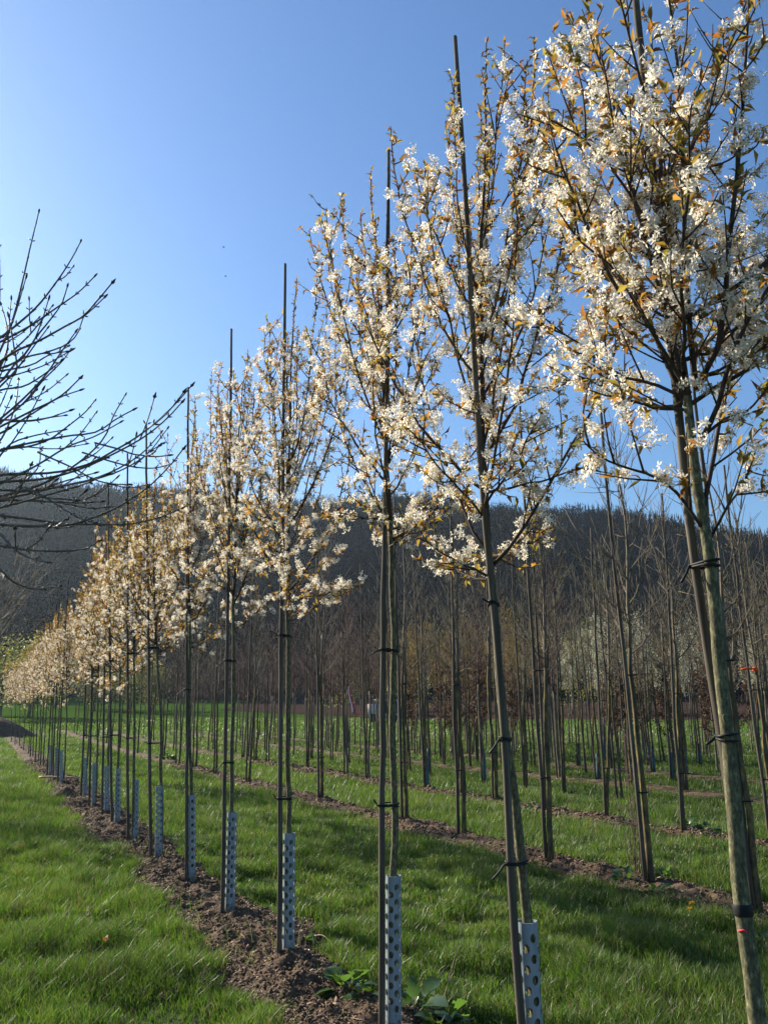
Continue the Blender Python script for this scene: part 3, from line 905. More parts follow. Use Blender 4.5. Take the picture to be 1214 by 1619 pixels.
# (base u, v, stake base u, stake top u, v, guard?)
rest = [(251, 1365, 243, 239, 672, 1), (213, 1335, 206, 209, 717, 1), (186, 1309, 180, 178, 764, 1), (169, 1293, 164, 172, 835, 1), (149, 1280, 143, 158, 800, 1), (135, 1266, 130, 150, 842, 1),
        (98, 1243, 93, 112, 905, 1), (90, 1236, 86, 98, 920, 1), (80, 1229, 76, 92, 950, 1),
        (62, 1216, 59, 78, 985, 0), (54, 1209, 51, 66, 1000, 0), (47, 1202, 44, 58, 1010, 0), (38, 1196, 35, 46, 1022, 0), (31, 1190, 28, 38, 1035, 0), (23, 1185, 20, 29, 1040, 0), (15, 1181, 12, 20, 1050, 0), (7, 1177, 5, 12, 1056, 0)]
protos = []
for i, (u, v, su, tu, tv, gd) in enumerate(rest):
    gp = G(u, v); D = gp[1]
    gp = np.array([rowx(0, D) + (gp[0] - rowx(0, D)) * (1 if i < 9 else .4), D, float(gz(0, D))])
    nth = ordinal(i + 7)
    lab = 'serviceberry tree in full golden and white blossom, %s from the right in the front row' % nth
    tp = P(tu, tv, D)
    lean = math.atan2(tp[0] - gp[0], 4.6)
    r = np.random.default_rng(900 + i)
    if i < 3:
        t = service_tree(gp, generic_track(r, 4.25), .019, 2.15, 4.25, .56, 15, 700 + i, lab, (), 1.0, FG, 9, leafy_=3.4, petal=1.05)
        t.rotation_euler = (0, lean * .8, 0)
        protos.append(t)
    else:
        t = dup(protos[i % 3], gp, r.uniform(0, 6.28), r.uniform(.93, 1.0))
        # turning about z first, then leaning
        t.rotation_mode = 'XYZ'
        e = (Vector((math.sin(lean * .8), 0, math.cos(lean * .8)))).to_track_quat('Z', 'Y')
        from mathutils import Quaternion
        q = Quaternion((0, 1, 0), lean * .8) @ Quaternion((0, 0, 1), t.rotation_euler.z)
        t.rotation_euler = q.to_euler()
        t['label'] = lab
    sb = np.array([gp[0] - (u - su) * D / 1370 - .01, D - .03, gp[2]])
    if i < 12:
        zt = tp[2] if i < 3 else gp[2] + r.uniform(4.35, 4.8)
        topx = gp[0] + math.tan(lean) * (zt - gp[2]) - .04
        s1 = np.array([topx, D, zt])
        ties = []
        if i < 6:
            for tt in (.25, .46):
                ties.append((tt, gp + [math.tan(lean * .8) * zt * tt, 0, zt * tt], .02))
        make_stake(sb, s1, .019, .011, 'weathered stake tied to the %s tree from the right in the front row' % nth, SG, ties, k=7, seed=40 + i)
    if gd:
        gt = P(u, v - 700 / D, D) - P(u, v, D)
        make_guard(gp, (0, math.atan2(gt[0], gt[2]) + r.normal() * .015), r.uniform(0, 6), 'perforated grey guard round the %s trunk from the right in the front row' % nth, GG, r.uniform(.94, 1.05))

# ------------------------------------------------------------------ saplings behind
def sapling_meshes(seed, style, H=4.4, fork=2.0):
    """returns (trunk mesh, branches mesh, leaf mesh or None)"""
    r = np.random.default_rng(seed)
    tr = generic_track(r, H)
    zz = np.linspace(-.05, H, 22)
    pts = interp_track(tr, zz)
    pts[:, 0] += fbm(zz * 1.3, zz * 0 + seed, 3) * .09; pts[:, 1] += fbm(zz * 1.3, zz * 0 + seed, 8) * .09
    rad = .028 * (1 - zz / H) ** .8 + .003
    rad[0] *= 1.35
    k = int(np.searchsorted(zz, fork))
    mbt = MB(); tube(mbt, pts[:k + 1], rad[:k + 1], 8)
    mbb = MB(); tube(mbb, pts[k:], rad[k:], 6)
    LC = []; LD = []
    nb = {'bare': 22, 'budded': 20, 'fine': 30, 'beech': 18, 'gold': 22, 'pear': 22}[style]
    wid = {'bare': .72, 'budded': .55, 'fine': .55, 'beech': .26, 'gold': .75, 'pear': .55}[style]
    low = fork * (.55 if style == 'beech' else 1)
    for q in range(nb):
        fr = q / nb
        z0 = low + (H * .93 - low) * fr + r.uniform(-.05, .05)
        az = q * 2.399 + r.uniform(-.5, .5)
        reach = wid * r.uniform(.5, 1.15) * (1 - .6 * fr)
        rise = reach * r.uniform(.65, 2.1) if style != 'beech' else reach * 1.5
        t = np.linspace(0, 1, 7)
        pb = interp_track(pts, np.array([z0]))[0]
        pl = np.stack([pb[0] + reach * t ** .9 * math.cos(az), pb[1] + reach * t ** .9 * math.sin(az), z0 + rise * t ** 1.35], -1)
        w = np.cumsum(r.normal(size=(7, 3)), 0) * .010; w[0] = 0; pl += w
        tube(mbb, pl, np.linspace(.008 * (1 - .5 * fr), .002, 7), 5)
        ntw = {'bare': 6, 'budded': 6, 'fine': 10, 'beech': 5, 'gold': 6, 'pear': 7}[style]
        shoots = [pl]
        for m in range(ntw):
            i = r.integers(1, 6)
            p = pl[i]; tg = unit(pl[min(i + 1, 6)] - pl[i - 1])
            d = unit(tg + unit(r.normal(size=3)) * .8 + np.array([0, 0, .25])); l = r.uniform(.12, .42)
            tw = np.stack([p, p + d * l * .5 + r.normal(size=3) * .01, p + d * l + [0, 0, .04]])
            tube(mbb, tw, [.0035, .0027, .0017], 4)
            shoots.append(tw)
        for sh in shoots:
            L = np.linalg.norm(np.diff(sh, axis=0), axis=1).sum()
            nl = {'bare': 0, 'budded': L * 14, 'fine': 0, 'beech': L * 44, 'gold': L * 30, 'pear': L * 30}[style]
            for m in range(int(nl)):
                f = r.uniform(.1, 1) * (len(sh) - 1); i = min(int(f), len(sh) - 2)
                LC.append(sh[i] + (sh[i + 1] - sh[i]) * (f - i) + r.normal(size=3) * .012)
                LD.append(unit(r.normal(size=3) + [0, 0, -.4 if style == 'beech' else .3]))
    tm = {'bare': M['lichen_bark'], 'budded': M['lichen_bark']}.get(style, M['twig'])
    bm = M['redtwig'] if style in ('fine',) else M['twig']
    a = mbt.mesh('trunk', tm, True); b = mbb.mesh('branches', bm, True); c = None
    if LC:
        ml = MB()
        L, W = {'budded': (.016, .008), 'beech': (.07, .04), 'gold': (.045, .03), 'pear': (.042, .034)}[style]
        add_leaves(ml, LC, LD, r, L=L, W=W)
        c = ml.mesh('leaves', {'budded': M['budgreen'], 'beech': M['beechleaf'], 'gold': M['goldleaf'], 'pear': M['pearpetal']}[style])
    return a, b, c

SAP = {}
for style, n in (('bare', 4), ('budded', 3), ('fine', 3), ('beech', 2), ('gold', 3), ('pear', 3)):
    SAP[style] = [sapling_meshes(1000 + 31 * i + len(style), style, *{'pear': (4.8, 2.5), 'beech': (3.4, 1.6), 'gold': (4.9, 2.5)}.get(style, (4.4, 2.05))) for i in range(n)]

NAMES = {'bare': ('bare_sapling', 'bare branches'), 'budded': ('budding_sapling', ''), 'fine': ('fine_twigged_sapling', ''), 'beech': ('beech_sapling', ''), 'gold': ('golden_maple', ''), 'pear': ('pear_tree', '')}
sap_list = []
def add_sapling(style, loc, r, sc, lean, label, group):
    a, b, c = SAP[style][r.integers(0, len(SAP[style]))]
    root = empty(NAMES[style][0], loc)
    for nm, me in (('trunk', a), ('branches', b), ('blossom' if style == 'pear' else 'leaves', c)):
        if me:
            o = bpy.data.objects.new(nm, me); col.objects.link(o); o.parent = root
    lean_rot(root, lean[0], r.uniform(0, 6.28), lean[1]); root.scale = (sc, sc, sc)
    tag(root, label, 'tree', group)
    sap_list.append((np.asarray(loc, float), math.tan(lean[0])))
    return root

STAKE_ME = []
for i in range(3):
    r = np.random.default_rng(60 + i)
    z = np.linspace(-.05, 4.5, 14); mb = MB()
    tube(mb, np.stack([np.cumsum(r.normal(size=14)) * .006, np.cumsum(r.normal(size=14)) * .006, z], -1), np.linspace(.022, .0135, 14), 8)
    me = mb.mesh('pole', M['stake'], True)
    tiem = MB(); a = np.linspace(0, 6.283, 17)
    tube(tiem, np.stack([.028 + .052 * np.cos(a), .030 * np.sin(a), 0 * a], -1), .006, 5, cap=False)
    STAKE_ME.append((me, tiem.mesh('tie', M['rubber'], True)))

def add_stake(loc, r, sc, lean, label, group, ties=True):
    me, tm = STAKE_ME[r.integers(0, 3)]
    root = empty('sapling_stake', loc)
    o = bpy.data.objects.new('pole', me); col.objects.link(o); o.parent = root
    if ties:
        for z in (.75, 1.75):
            o = bpy.data.objects.new('tie', tm); col.objects.link(o); o.parent = root; o.location = (0, 0, z)
    root.rotation_euler = (0, lean, 0); root.scale = (1, 1, sc)
    tag(root, label, 'stake', group)

row2_px = [(1028, 1405), (870, 1368), (733, 1327), (652, 1305), (522, 1270), (390, 1240)]
row2_D = [5.55, 6.75] + [G(*p)[1] for p in row2_px]
row2_lab = ['right edge', 'behind the nearest trunk', 'with a rough lichened trunk above pale weeds', 'with a dark smooth trunk curving at its foot', 'between the middle and the second blossoming trees', 'just right of the middle blossoming trunk', 'left of the middle blossoming trunk', 'left of the fourth blossoming tree']
rs = np.random.default_rng(77)
GBS = 'bare saplings in the rows behind'
nsap = 0
def inview(x, D, m=1.08):
    return abs(x) < (607 / 1296 * m) * D * 1.06 + .6
for ri, off in enumerate(ROWS[1:], 1):
    if ri == 1:
        Ds = list(row2_D); d = Ds[-1]
        while d < 52:
            d += rs.uniform(1.7, 2.6); Ds.append(d)
    else:
        d = (5.0 if off not in (9.4, 13.6, 17.2, 21.0) else 14.0) + rs.uniform(0, 1); Ds = []
        while d < 44:
            d += rs.uniform(.95, 1.5) if d < 28 else rs.uniform(1.6, 3.2)
            Ds.append(d)
    for q, D in enumerate(Ds):
        x = rowx(off, D)
        if not inview(x, D): continue
        uu = 607 + x / D * 1330
        style = 'bare'
        if ri == 1:
            style = ['bare', 'bare', 'bare', 'budded', 'bare', 'bare'][q % 6]
        elif D > 27 and uu > 640:
            style = rs.choice(['gold', 'gold', 'bare', 'beech', 'pear'] if uu < 880 else ['budded', 'pear', 'pear', 'bare', 'beech'])
        elif D > 20 and uu < 640:
            style = rs.choice(['fine', 'fine', 'bare'])
        else:
            style = rs.choice(['bare', 'budded', 'fine'], p=[.55, .35, .1] if uu > 800 else [.75, .15, .1])
        if style in ('bare', 'budded', 'fine'):
            nsap += 1
        loc = np.array([x + rs.normal() * .05, D, float(gz(x, D)) + .03])
        lean = (rs.normal(-.008, .014), rs.normal(0, .01))
        sc = rs.uniform(.92, 1.1)
        if ri == 1 and q < 8:
            lab, grp = 'bare staked sapling in the second row, ' + row2_lab[q], GBS
        else:
            lab = {'bare': 'bare staked sapling standing in the grass rows behind the blossoming trees',
                   'budded': 'staked sapling with tiny yellow green buds behind the blossoming trees',
                   'fine': 'sapling with dense fine purplish brown twigs in the far rows',
                   'beech': 'narrow sapling still holding dry brown leaves in the far rows',
                   'gold': 'young tree with olive gold new leaves in the far rows',
                   'pear': 'young tree in cream white blossom in the far rows'}[style]
            grp = {'bare': GBS, 'budded': 'budding saplings in the rows behind', 'fine': 'fine twigged saplings in the far rows', 'beech': 'brown leaved saplings in the far rows', 'gold': 'golden young trees in the far rows', 'pear': 'white blossoming trees in the far rows'}[style]
        add_sapling(style, loc, rs, sc, lean, lab, grp)
        if D < 30 and style != 'pear':
            if ri == 1 and q < 8:
                slab, sgrp = 'stake of the second row sapling ' + row2_lab[q], 'stakes in the rows behind'
            else:
                slab, sgrp = 'thin weathered stake beside a sapling in the rows behind', 'stakes in the rows behind'
            add_stake(loc + [-.045 - .012 * rs.random(), -.02, 0], rs, rs.uniform(.9, 1.12), lean[0] + rs.normal(-.006, .008), slab, sgrp, D < 20)
        if D > 15 and D < 32 and uu > 640 and rs.random() < .3:
            o = bpy.data.objects.new('sapling_guard', None)
            mbg = MB(); z = np.linspace(.02, .62, 6); tube(mbg, np.stack([0 * z, 0 * z, z], -1), .036 + .004 * np.sin(z * 9), 10, cap=False)
            og = mbg.build('sapling_guard', M['blueguard'], None, True); og.location = loc
            md = og.modifiers.new('wall', 'SOLIDIFY'); md.thickness = .003
            tag(og, 'dark blue tube guard round a sapling foot in the far rows', 'tree guard', 'blue guards in the far rows')
# extra far blocks of white blossoming and brown-leaved trees on the right, golden ones in the middle, fine twigged ones on the left
def block(style, u0, u1, d0, d1, n, label, group):
    for i in range(n):
        D = rs.uniform(d0, d1); u = rs.uniform(u0, u1)
        x = (u - 607) / 1330 * D
        add_sapling(style, (x, D, float(gz(x, D))), rs, rs.uniform(.86, 1.12), (rs.normal() * .012, rs.normal() * .012), label, group)
block('pear', 860, 1260, 30, 44, 32, 'young tree in cream white blossom in the far rows', 'white blossoming trees in the far rows')
block('beech', 690, 1260, 22, 34, 14, 'narrow sapling still holding dry brown leaves in the far rows', 'brown leaved saplings in the far rows')
block('gold', 610, 900, 28, 46, 32, 'young tree with olive gold new leaves in the far rows', 'golden young trees in the far rows')
block('fine', 250, 620, 30, 56, 44, 'sapling with dense fine purplish brown twigs in the far rows', 'fine twigged saplings in the far rows')
from collections import Counter
print(Counter(o.name.split('.')[0] for o in col.objects if o.parent is None))
print('bare saplings', nsap, 'all', len(sap_list))

# ------------------------------------------------------------------ marking ribbons tied to saplings
def nearest_trunk(u, v, dmin, dmax):
    best = None
    for loc, tl in sap_list:
        D = loc[1]
        if not dmin < D < dmax: continue
        p = P(u, v, D)
        z = p[2] - loc[2]
        if not .6 < z < 3: continue
        e = abs(p[0] - (loc[0] + tl * z)) / D * 1300
        if best is None or e < best[0]:
            best = (e, np.array([loc[0] + tl * z, D, p[2]]))
    return best[1]
for i, (u, v, w) in enumerate([(515, 1096, .05), (546, 1096, .10), (945, 1084, .07), (1083, 1088, .13), (1195, 1058, .16), (1026, 1078, .06), (392, 1101, .05), (88, 1124, .08), (490, 1106, .05)]):
    c = nearest_trunk(u, v, 9, 34)
    mb = MB()
    a = np.linspace(0, 6.283, 13)
    for dz in (-.012, .012):
        tube(mb, np.stack([.026 * np.cos(a) + 0, .026 * np.sin(a), dz + 0 * a], -1), .012, 5, cap=False)
    tube(mb, np.array([[-.02, -.03, 0], [-.02 - w * .5, -.036, .012], [-.02 - w, -.03, -.004]]), [.012, .014, .010], 5)
    o = mb.build('marking_ribbon', M['orange'], None, True); o.location = c
    tag(o, 'bright orange marking ribbon tied round a sapling trunk behind the front row', 'ribbon', 'orange ribbons on the saplings')
c = nearest_trunk(553, 1085, 14, 26)
tape = empty('barrier_tape', c)
zz = np.linspace(0, -.62, 12); sw = np.stack([.05 + .10 * (zz / -.62) + .02 * np.sin(zz * 9), -.045 + .01 * np.sin(zz * 14), zz], -1)
for nm, m_, s_ in (('red_stripe', M['red'], 0.0), ('white_stripe', M['white'], -1.0)):
    mb = MB()
    wv = np.linspace(.02, .042, 12)
    left = sw + np.stack([wv * s_, 0 * wv, 0 * wv], -1); right = left + np.stack([wv, .012 * np.sin(zz * 11), 0 * wv], -1)
    V = np.concatenate([left, right, left + [0, .003, 0], right + [0, .003, 0]]); i = np.arange(11)
    mb.add(V, [np.stack([i, i + 1, i + 13, i + 12], -1), np.stack([i + 24, i + 36, i + 37, i + 25], -1)])
    mb.build(nm, m_, tape)
tag(tape, 'red and white tape end hanging from a sapling left of the middle trunk', 'tape')

# ------------------------------------------------------------------ pale utility vehicle far behind the trunks
def box(mb, c, s):
    x, y, z = np.array(s) / 2
    V = np.array([[-x, -y, -z], [x, -y, -z], [x, y, -z], [-x, y, -z], [-x, -y, z], [x, -y, z], [x, y, z], [-x, y, z]]) + np.array(c)
    mb.add(V, np.array([[0, 3, 2, 1], [4, 5, 6, 7], [0, 1, 5, 4], [1, 2, 6, 5], [2, 3, 7, 6], [3, 0, 4, 7]]))
vc = np.array([(604 - 607) / 1330 * 78, 78, float(gz(0, 78)) + .02])
veh = empty('utility_vehicle', vc)
mb = MB(); box(mb, (-.75, 0, 1.05), (1.2, 1.5, 1.15)); box(mb, (.2, 0, .62), (3.0, 1.4, .28)); box(mb, (-1.2, -.2, .75), (.35, 1.2, .5)); mb.build('body', M['cream'], veh)
mb = MB(); box(mb, (.7, 0, 1.3), (1.5, 1.45, 1.05)); mb.build('cab', M['dark'], veh)
mb = MB(); box(mb, (.35, 0, 1.98), (2.3, 1.55, .12)); box(mb, (-.72, -.7, 1.8), (.07, .07, .36)); box(mb, (1.42, -.7, 1.4), (.08, .08, 1.1)); mb.build('roof', M['cream'], veh)
for wx in (-.85, 1.05):
    mb = MB(); a = np.linspace(0, 6.283, 17)
    tube(mb, np.array([[wx, -.78, .38], [wx, -.56, .38]]), .38, 18)
    mb.build('wheel', M['dark'], veh, True)
tag(veh, 'pale boxy utility vehicle with dark cab parked far behind the middle trunk', 'vehicle')

# ------------------------------------------------------------------ soil heap at the left edge
def heap(c, rx, ry, h, name, lab, m, seed, n=40):
    a = np.linspace(0, 2 * np.pi, n, endpoint=False); rr = np.linspace(0, 1, 14)
    A, R_ = np.meshgrid(a, rr, indexing='ij')
    e = 1 + .18 * fbm(np.cos(A) * 2 + 5, np.sin(A) * 2 + 5, seed)
    x = R_ * rx * np.cos(A) * e; y = R_ * ry * np.sin(A) * e
    z = h * (1 - R_ ** 1.5) + h * .35 * fbm(x * 2.2 / max(rx, .2) * 2, y * 2.2 / max(ry, .2) * 2, seed + 1) * (1 - R_) - .03
    k = 14; i = np.arange(n)[:, None] * k; i2 = ((np.arange(n) + 1) % n)[:, None] * k; j = np.arange(k - 1)[None]
    mb = MB(); mb.add(np.stack([x, y, z], -1).reshape(-1, 3), np.stack([i + j, i + j + 1, i2 + j + 1, i2 + j], -1).reshape(-1, 4))
    o = mb.build(name, m, None, True); o.location = [float(q) for q in c]
    return tag(o, lab, 'soil heap')
hp = P(-25, 1160, 50); heap((hp[0], 50, float(gz(0, 50))), 3.2, 2.6, 1.3, 'soil_heap', 'large brown heap of soil at the left end of the front row', M['soil'], 4, 90)
hp = G(104, 1262); heap((hp[0], hp[1], 0), .34, .3, .22, 'soil_heap', 'small dark clump of turned soil beside the far guards', M['soil'], 8)

# ------------------------------------------------------------------ bare budded tree reaching in from the left
def ash_tree():
    r = np.random.default_rng(55)
    base = np.array([-2.35, 3.1, 0])
    root = empty('budding_tree', base)
    mbt = MB(); z = np.linspace(-.05, 2.05, 14)
    tube(mbt, np.stack([.03 * np.sin(z * 2), .02 * np.cos(z * 2.2), z], -1), .062 - .012 * z, 14)
    mbt.build('trunk', M['bark'], root, True)
    limbs = MB(); tw = MB(); bd = MB()
    L = [
     [(-40, 640), (0, 556), (16, 520), (35, 450), (47, 397), (62, 335)],
     [(-30, 560), (18, 521), (56, 488), (86, 451), (115, 407), (128, 382)],
     [(-20, 552), (16, 533), (52, 513), (85, 490), (127, 460), (150, 437)],
     [(-40, 606), (0, 572), (30, 553), (60, 540), (107, 514), (132, 500), (152, 478), (178, 447)],
     [(-25, 600), (20, 556), (45, 532), (66, 507), (83, 484)],
     [(-20, 590), (30, 570), (60, 530), (78, 508), (98, 480), (107, 453)],
     [(-40, 630), (0, 605), (35, 567), (70, 558), (105, 545), (120, 532), (132, 502)],
     [(-30, 590), (10, 585), (55, 575), (80, 560), (106, 556)],
     [(-60, 660), (0, 612), (30, 580), (56, 545), (75, 520)],
     [(-50, 700), (0, 663), (48, 620), (75, 590), (95, 560), (120, 525)],
     [(-30, 700), (0, 670), (35, 640), (70, 600), (100, 570), (112, 553)],
     [(-40, 640), (0, 617), (40, 610), (70, 592), (98, 570)],
     [(-30, 690), (0, 675), (50, 650), (98, 625), (127, 598)],
     [(-10, 690), (50, 655), (98, 627), (127, 617)],
     [(-30, 668), (0, 664), (45, 665), (80, 660), (102, 657)],
     [(-50, 740), (0, 712), (50, 705), (80, 694), (110, 672), (135, 652), (150, 634)],
     [(-60, 735), (0, 712), (60, 698), (109, 689), (155, 682), (185, 662), (211, 648)],
     [(-60, 800), (0, 785), (60, 768), (120, 735), (165, 692), (180, 657), (198, 625)],
     [(-80, 765), (0, 751), (99, 745), (145, 732), (185, 710), (211, 695), (249, 666), (280, 636), (303, 610)],
     [(-60, 770), (0, 762), (70, 757), (132, 740), (185, 715), (231, 689), (267, 659), (288, 636)],
     [(-70, 800), (0, 790), (99, 768), (145, 758), (185, 742), (227, 715), (254, 685)],
     [(90, 770), (150, 758), (195, 742), (224, 725), (240, 712), (257, 702)],
     [(150, 700), (194, 712), (211, 718), (227, 720), (244, 722), (267, 720)],
     [(130, 715), (185, 732), (211, 738), (244, 740), (267, 735)],
     [(-70, 815), (0, 829), (66, 832), (112, 829), (132, 824), (178, 806), (237, 768), (270, 735), (290, 710)],
     [(-70, 808), (0, 815), (49, 821), (99, 828), (148, 829), (210, 828), (254, 818), (287, 804)],
     [(40, 770), (74, 787), (99, 804), (124, 818), (150, 826)],
     [(-50, 858), (0, 863), (49, 870), (104, 871), (138, 867), (158, 855)],
     [(-50, 820), (0, 843), (22, 868), (49, 883), (77, 889)],
     [(-50, 870), (0, 900), (22, 920), (54, 931), (94, 927)],
     [(30, 770), (69, 786), (99, 789), (133, 790), (150, 782), (163, 771)],
     [(-20, 795), (50, 792), (94, 794), (130, 795), (160, 793)],
     [(60, 715), (114, 739), (158, 761), (178, 765), (203, 766)],
     [(-60, 820), (0, 803), (49, 790), (99, 776), (138, 764), (170, 750)],
     [(-60, 790), (0, 765), (60, 735), (110, 705), (150, 690), (190, 668)],
     [(-40, 560), (-5, 500), (0, 440), (-2, 376)],
     [(-20, 610), (10, 560), (12, 520), (2, 480)],
     [(-10, 600), (25, 590), (22, 545), (14, 500)],
     [(-30, 740), (5, 690), (25, 640), (30, 600)],
     [(-60, 790), (-10, 735), (20, 700), (50, 690), (100, 680)],
     [(-60, 850), (-10, 800), (30, 770), (60, 740), (64, 700)],
     [(-70, 780), (0, 775), (50, 776), (105, 760), (150, 748)],
    ]
    limb_nodes = [np.array([.03, .0, zz]) for zz in (1.75, 1.9, 2.0)]
    mains = []
    for (dx, dy, z0, z1, out) in ((.25, .15, 1.8, 2.9, .55), (.35, -.25, 1.7, 2.5, .7), (.15, .3, 1.9, 3.2, .3), (.3, .1, 1.6, 2.15, .75), (-.4, .2, 1.8, 3.0, .6), (-.2, -.5, 1.8, 2.8, .6)):
        d = unit(np.array([dx, dy]))
        t = np.linspace(0, 1, 9)
        pl = np.stack([d[0] * out * t, d[1] * out * t, z0 + (z1 - z0) * t ** .9], -1)
        tube(limbs, pl, np.linspace(.026, .012, 9), 9); mains.append(pl)
    ends = np.concatenate([m_[3:] for m_ in mains[:4]])
    def bud(p, d, s):
        d = unit(d); t1, t2 = basis(d[None]); t1 = t1[0]; t2 = t2[0]
        V = [p]
        for f, w in ((.35, .18), (.65, .14)):
            for q in range(5):
                a = q * 2 * np.pi / 5
                V.append(p + d * s * f + (math.cos(a) * t1 + math.sin(a) * t2) * s * w)
        V.append(p + d * s)
        q = np.arange(5); q2 = (q + 1) % 5
        bd.add(np.array(V), [np.stack([0 * q, 1 + q2, 1 + q], -1), np.stack([1 + q, 1 + q2, 6 + q2, 6 + q], -1), np.stack([6 + q, 6 + q2, 11 + 0 * q], -1)])
    def shoot(pl, r0, r1, node, phase):
        n = len(pl)
        rad = np.linspace(r0, r1, n) ; 
        d = np.concatenate([[0], np.cumsum(np.linalg.norm(np.diff(pl, axis=0), axis=1))])
        tube(tw, pl, rad * .68, 7)
        s = d[-1] - node * .7; k = 0
        while s > d[-1] * .12:
            p = np.array([np.interp(s, d, pl[:, q]) for q in range(3)])
            i = min(np.searchsorted(d, s), n - 1); tg = unit(pl[i] - pl[i - 1])
            t1, t2 = basis(tg[None]); a = phase + k * math.pi / 2
            side = math.cos(a) * t1[0] + math.sin(a) * t2[0]
            rr_ = float(np.interp(s, d, rad))
            sz = r.uniform(.013, .021)
            for sg in (1, -1):
                bud(p + side * sg * rr_ * .7, tg * .8 + side * sg * .75, sz * .92)
            tube(tw, np.array([p - tg * .006, p, p + tg * .006]), [rr_ * .72, rr_ * .98, rr_ * .72], 7, cap=False)
            s -= node * r.uniform(.75, 1.2); k += 1
        tg = unit(pl[-1] - pl[-2])
        bud(pl[-1] - tg * .004, tg, .026)
        t1, t2 = basis(tg[None])
        for sg in (1, -1):
            bud(pl[-1] - tg * .006, tg * .9 + t1[0] * sg * .55, .016)
    for bi, pp in enumerate(L):
        Dt = 3.0 + r.uniform(-.45, .5)
        Ds = np.linspace(3.0 + (Dt - 3.0) * .3, Dt, len(pp))
        q = np.array([P(u, v, d) for (u, v), d in zip(pp, Ds)]) - base
        if pp[0][0] < -5:
            e = ends[np.argmin(np.linalg.norm(ends - q[0], axis=1) + .3 * np.maximum(0, ends[:, 2] - q[0, 2]))]
            mid = (e + q[0]) / 2 + np.array([0, 0, -.05])
            q = np.concatenate([[e, mid], q])
            big = .0105
        else:
            big = .0055
        pl = resample(q, 26)
        shoot(pl, big, .0034, r.uniform(.075, .11), r.uniform(0, 3))
        # side twigs
        for _ in range(1):
            i = r.integers(12, 22)
            tg = unit(pl[i + 1] - pl[i]); s = unit(np.cross(tg, r.normal(size=3)))
            d = unit(tg * .8 + s * .6 + np.array([0, 0, .3])); l = r.uniform(.08, .24)
            shoot(resample(np.stack([pl[i], pl[i] + d * l * .5, pl[i] + d * l + [0, 0, .03]]), 7), .0042, .003, .07, r.uniform(0, 3))
    limbs.build('limbs', M['bark'], root, True)
    tw.build('twigs', M['ashtwig'], root, True)
    bd.build('buds', M['bud'], root, True)
    tag(root, 'bare tree with stout twigs and opposite pointed buds reaching in from the left', 'tree')
ash_tree()

# finer bare shrub farther back at the left edge
def bare_shrub(c, h, w, n, seed, lab):
    r = np.random.default_rng(seed)
    root = empty('bare_shrub', c); st = MB(); tw = MB()
    for i in range(n):
        az = r.uniform(0, 6.28); rr_ = w * math.sqrt(r.random()); hh = h * r.uniform(.6, 1.05)
        t = np.linspace(0, 1, 8)
        pl = np.stack([rr_ * t ** 1.4 * math.cos(az), rr_ * t ** 1.4 * math.sin(az), hh * t], -1) + np.cumsum(r.normal(size=(8, 3)), 0) * .02
        pl[0] = 0; tube(st, pl, np.linspace(.016, .004, 8), 5)
        for _ in range(9):
            k = r.integers(3, 8); p = pl[k]; d = unit(np.array([math.cos(az), math.sin(az), .6]) + r.normal(size=3) * .7); l = r.uniform(.25, .8)
            tp = np.stack([p, p + d * l * .5 + r.normal(size=3) * .02, p + d * l + [0, 0, .08]])
            tube(tw, tp, [.005, .004, .0025], 4)
            for _ in range(4):
                e = tp[1] + (tp[2] - tp[1]) * r.random(); d2 = unit(d + r.normal(size=3) * .8); l2 = r.uniform(.08, .3)
                tube(tw, np.stack([e, e + d2 * l2]), [.0034, .002], 3)
    st.build('stems', M['twig'], root, True); tw.build('twigs', M['twig'], root, True)
    tag(root, lab, 'shrub')
q = P(-30, 1100, 13); bare_shrub((q[0] - .9, 13, 0), 4.0, 1.9, 34, 5, 'tall bare shrub with fine light twigs at the left edge behind the budded branches')
q = P(-60, 1100, 18); bare_shrub((q[0] - 1.5, 18, 0), 4.2, 2.2, 34, 6, 'second bare shrub of pale twigs farther back at the left edge')

# ------------------------------------------------------------------ trees at the foot of the hill
def crown_tree(c, h, w, m, seed, name, lab, group, leaf=.28, n=1500, trunk_h=.25):
    r = np.random.default_rng(seed)
    root = empty(name, c)
    mb = MB(); z = np.linspace(-.2, h * .8, 8)
    tube(mb, np.stack([.1 * np.sin(z), .1 * np.cos(z), z], -1), np.linspace(h * .022, h * .006, 8), 7)
    mb.build('trunk', M['twig'], root, True)
    nc = 38
    cc = unit(r.normal(size=(nc, 3))) * (r.random((nc, 1)) ** .45)
    cc = cc * np.array([w, w, h * (1 - trunk_h) / 2]) + np.array([0, 0, h * (trunk_h + (1 - trunk_h) / 2)])
    k = r.integers(0, nc, n)
    p = cc[k] + r.normal(size=(n, 3)) * np.array([w, w, h * .3]) * .19
    mb = MB(); add_leaves(mb, p, r.normal(size=(n, 3)) + [0, 0, .3], r, L=leaf * 1.3, W=leaf)
    mb.build('crown', m, root)
    tag(root, lab, 'tree', group)
rf = np.random.default_rng(88)
sp = [(160, 1075, 110, 6.5, 2.6), (215, 1075, 105, 8, 3.2), (250, 1090, 112, 6, 2.6), (60, 1060, 90, 9, 3.6), (15, 1075, 84, 8, 3.4), (100, 1050, 120, 11, 4), (-30, 1060, 95, 9, 4)]
for i, (u, v, D, h, w) in enumerate(sp):
    x = (u - 607) / 1300 * D
    crown_tree((x, D, float(terrain(x, D))), h, w, M['springleaf'], 300 + i, 'spring_tree', 'yellow green spring tree at the foot of the hill behind the far blossoms', 'spring green trees below the hill', .26, 1500, .08)
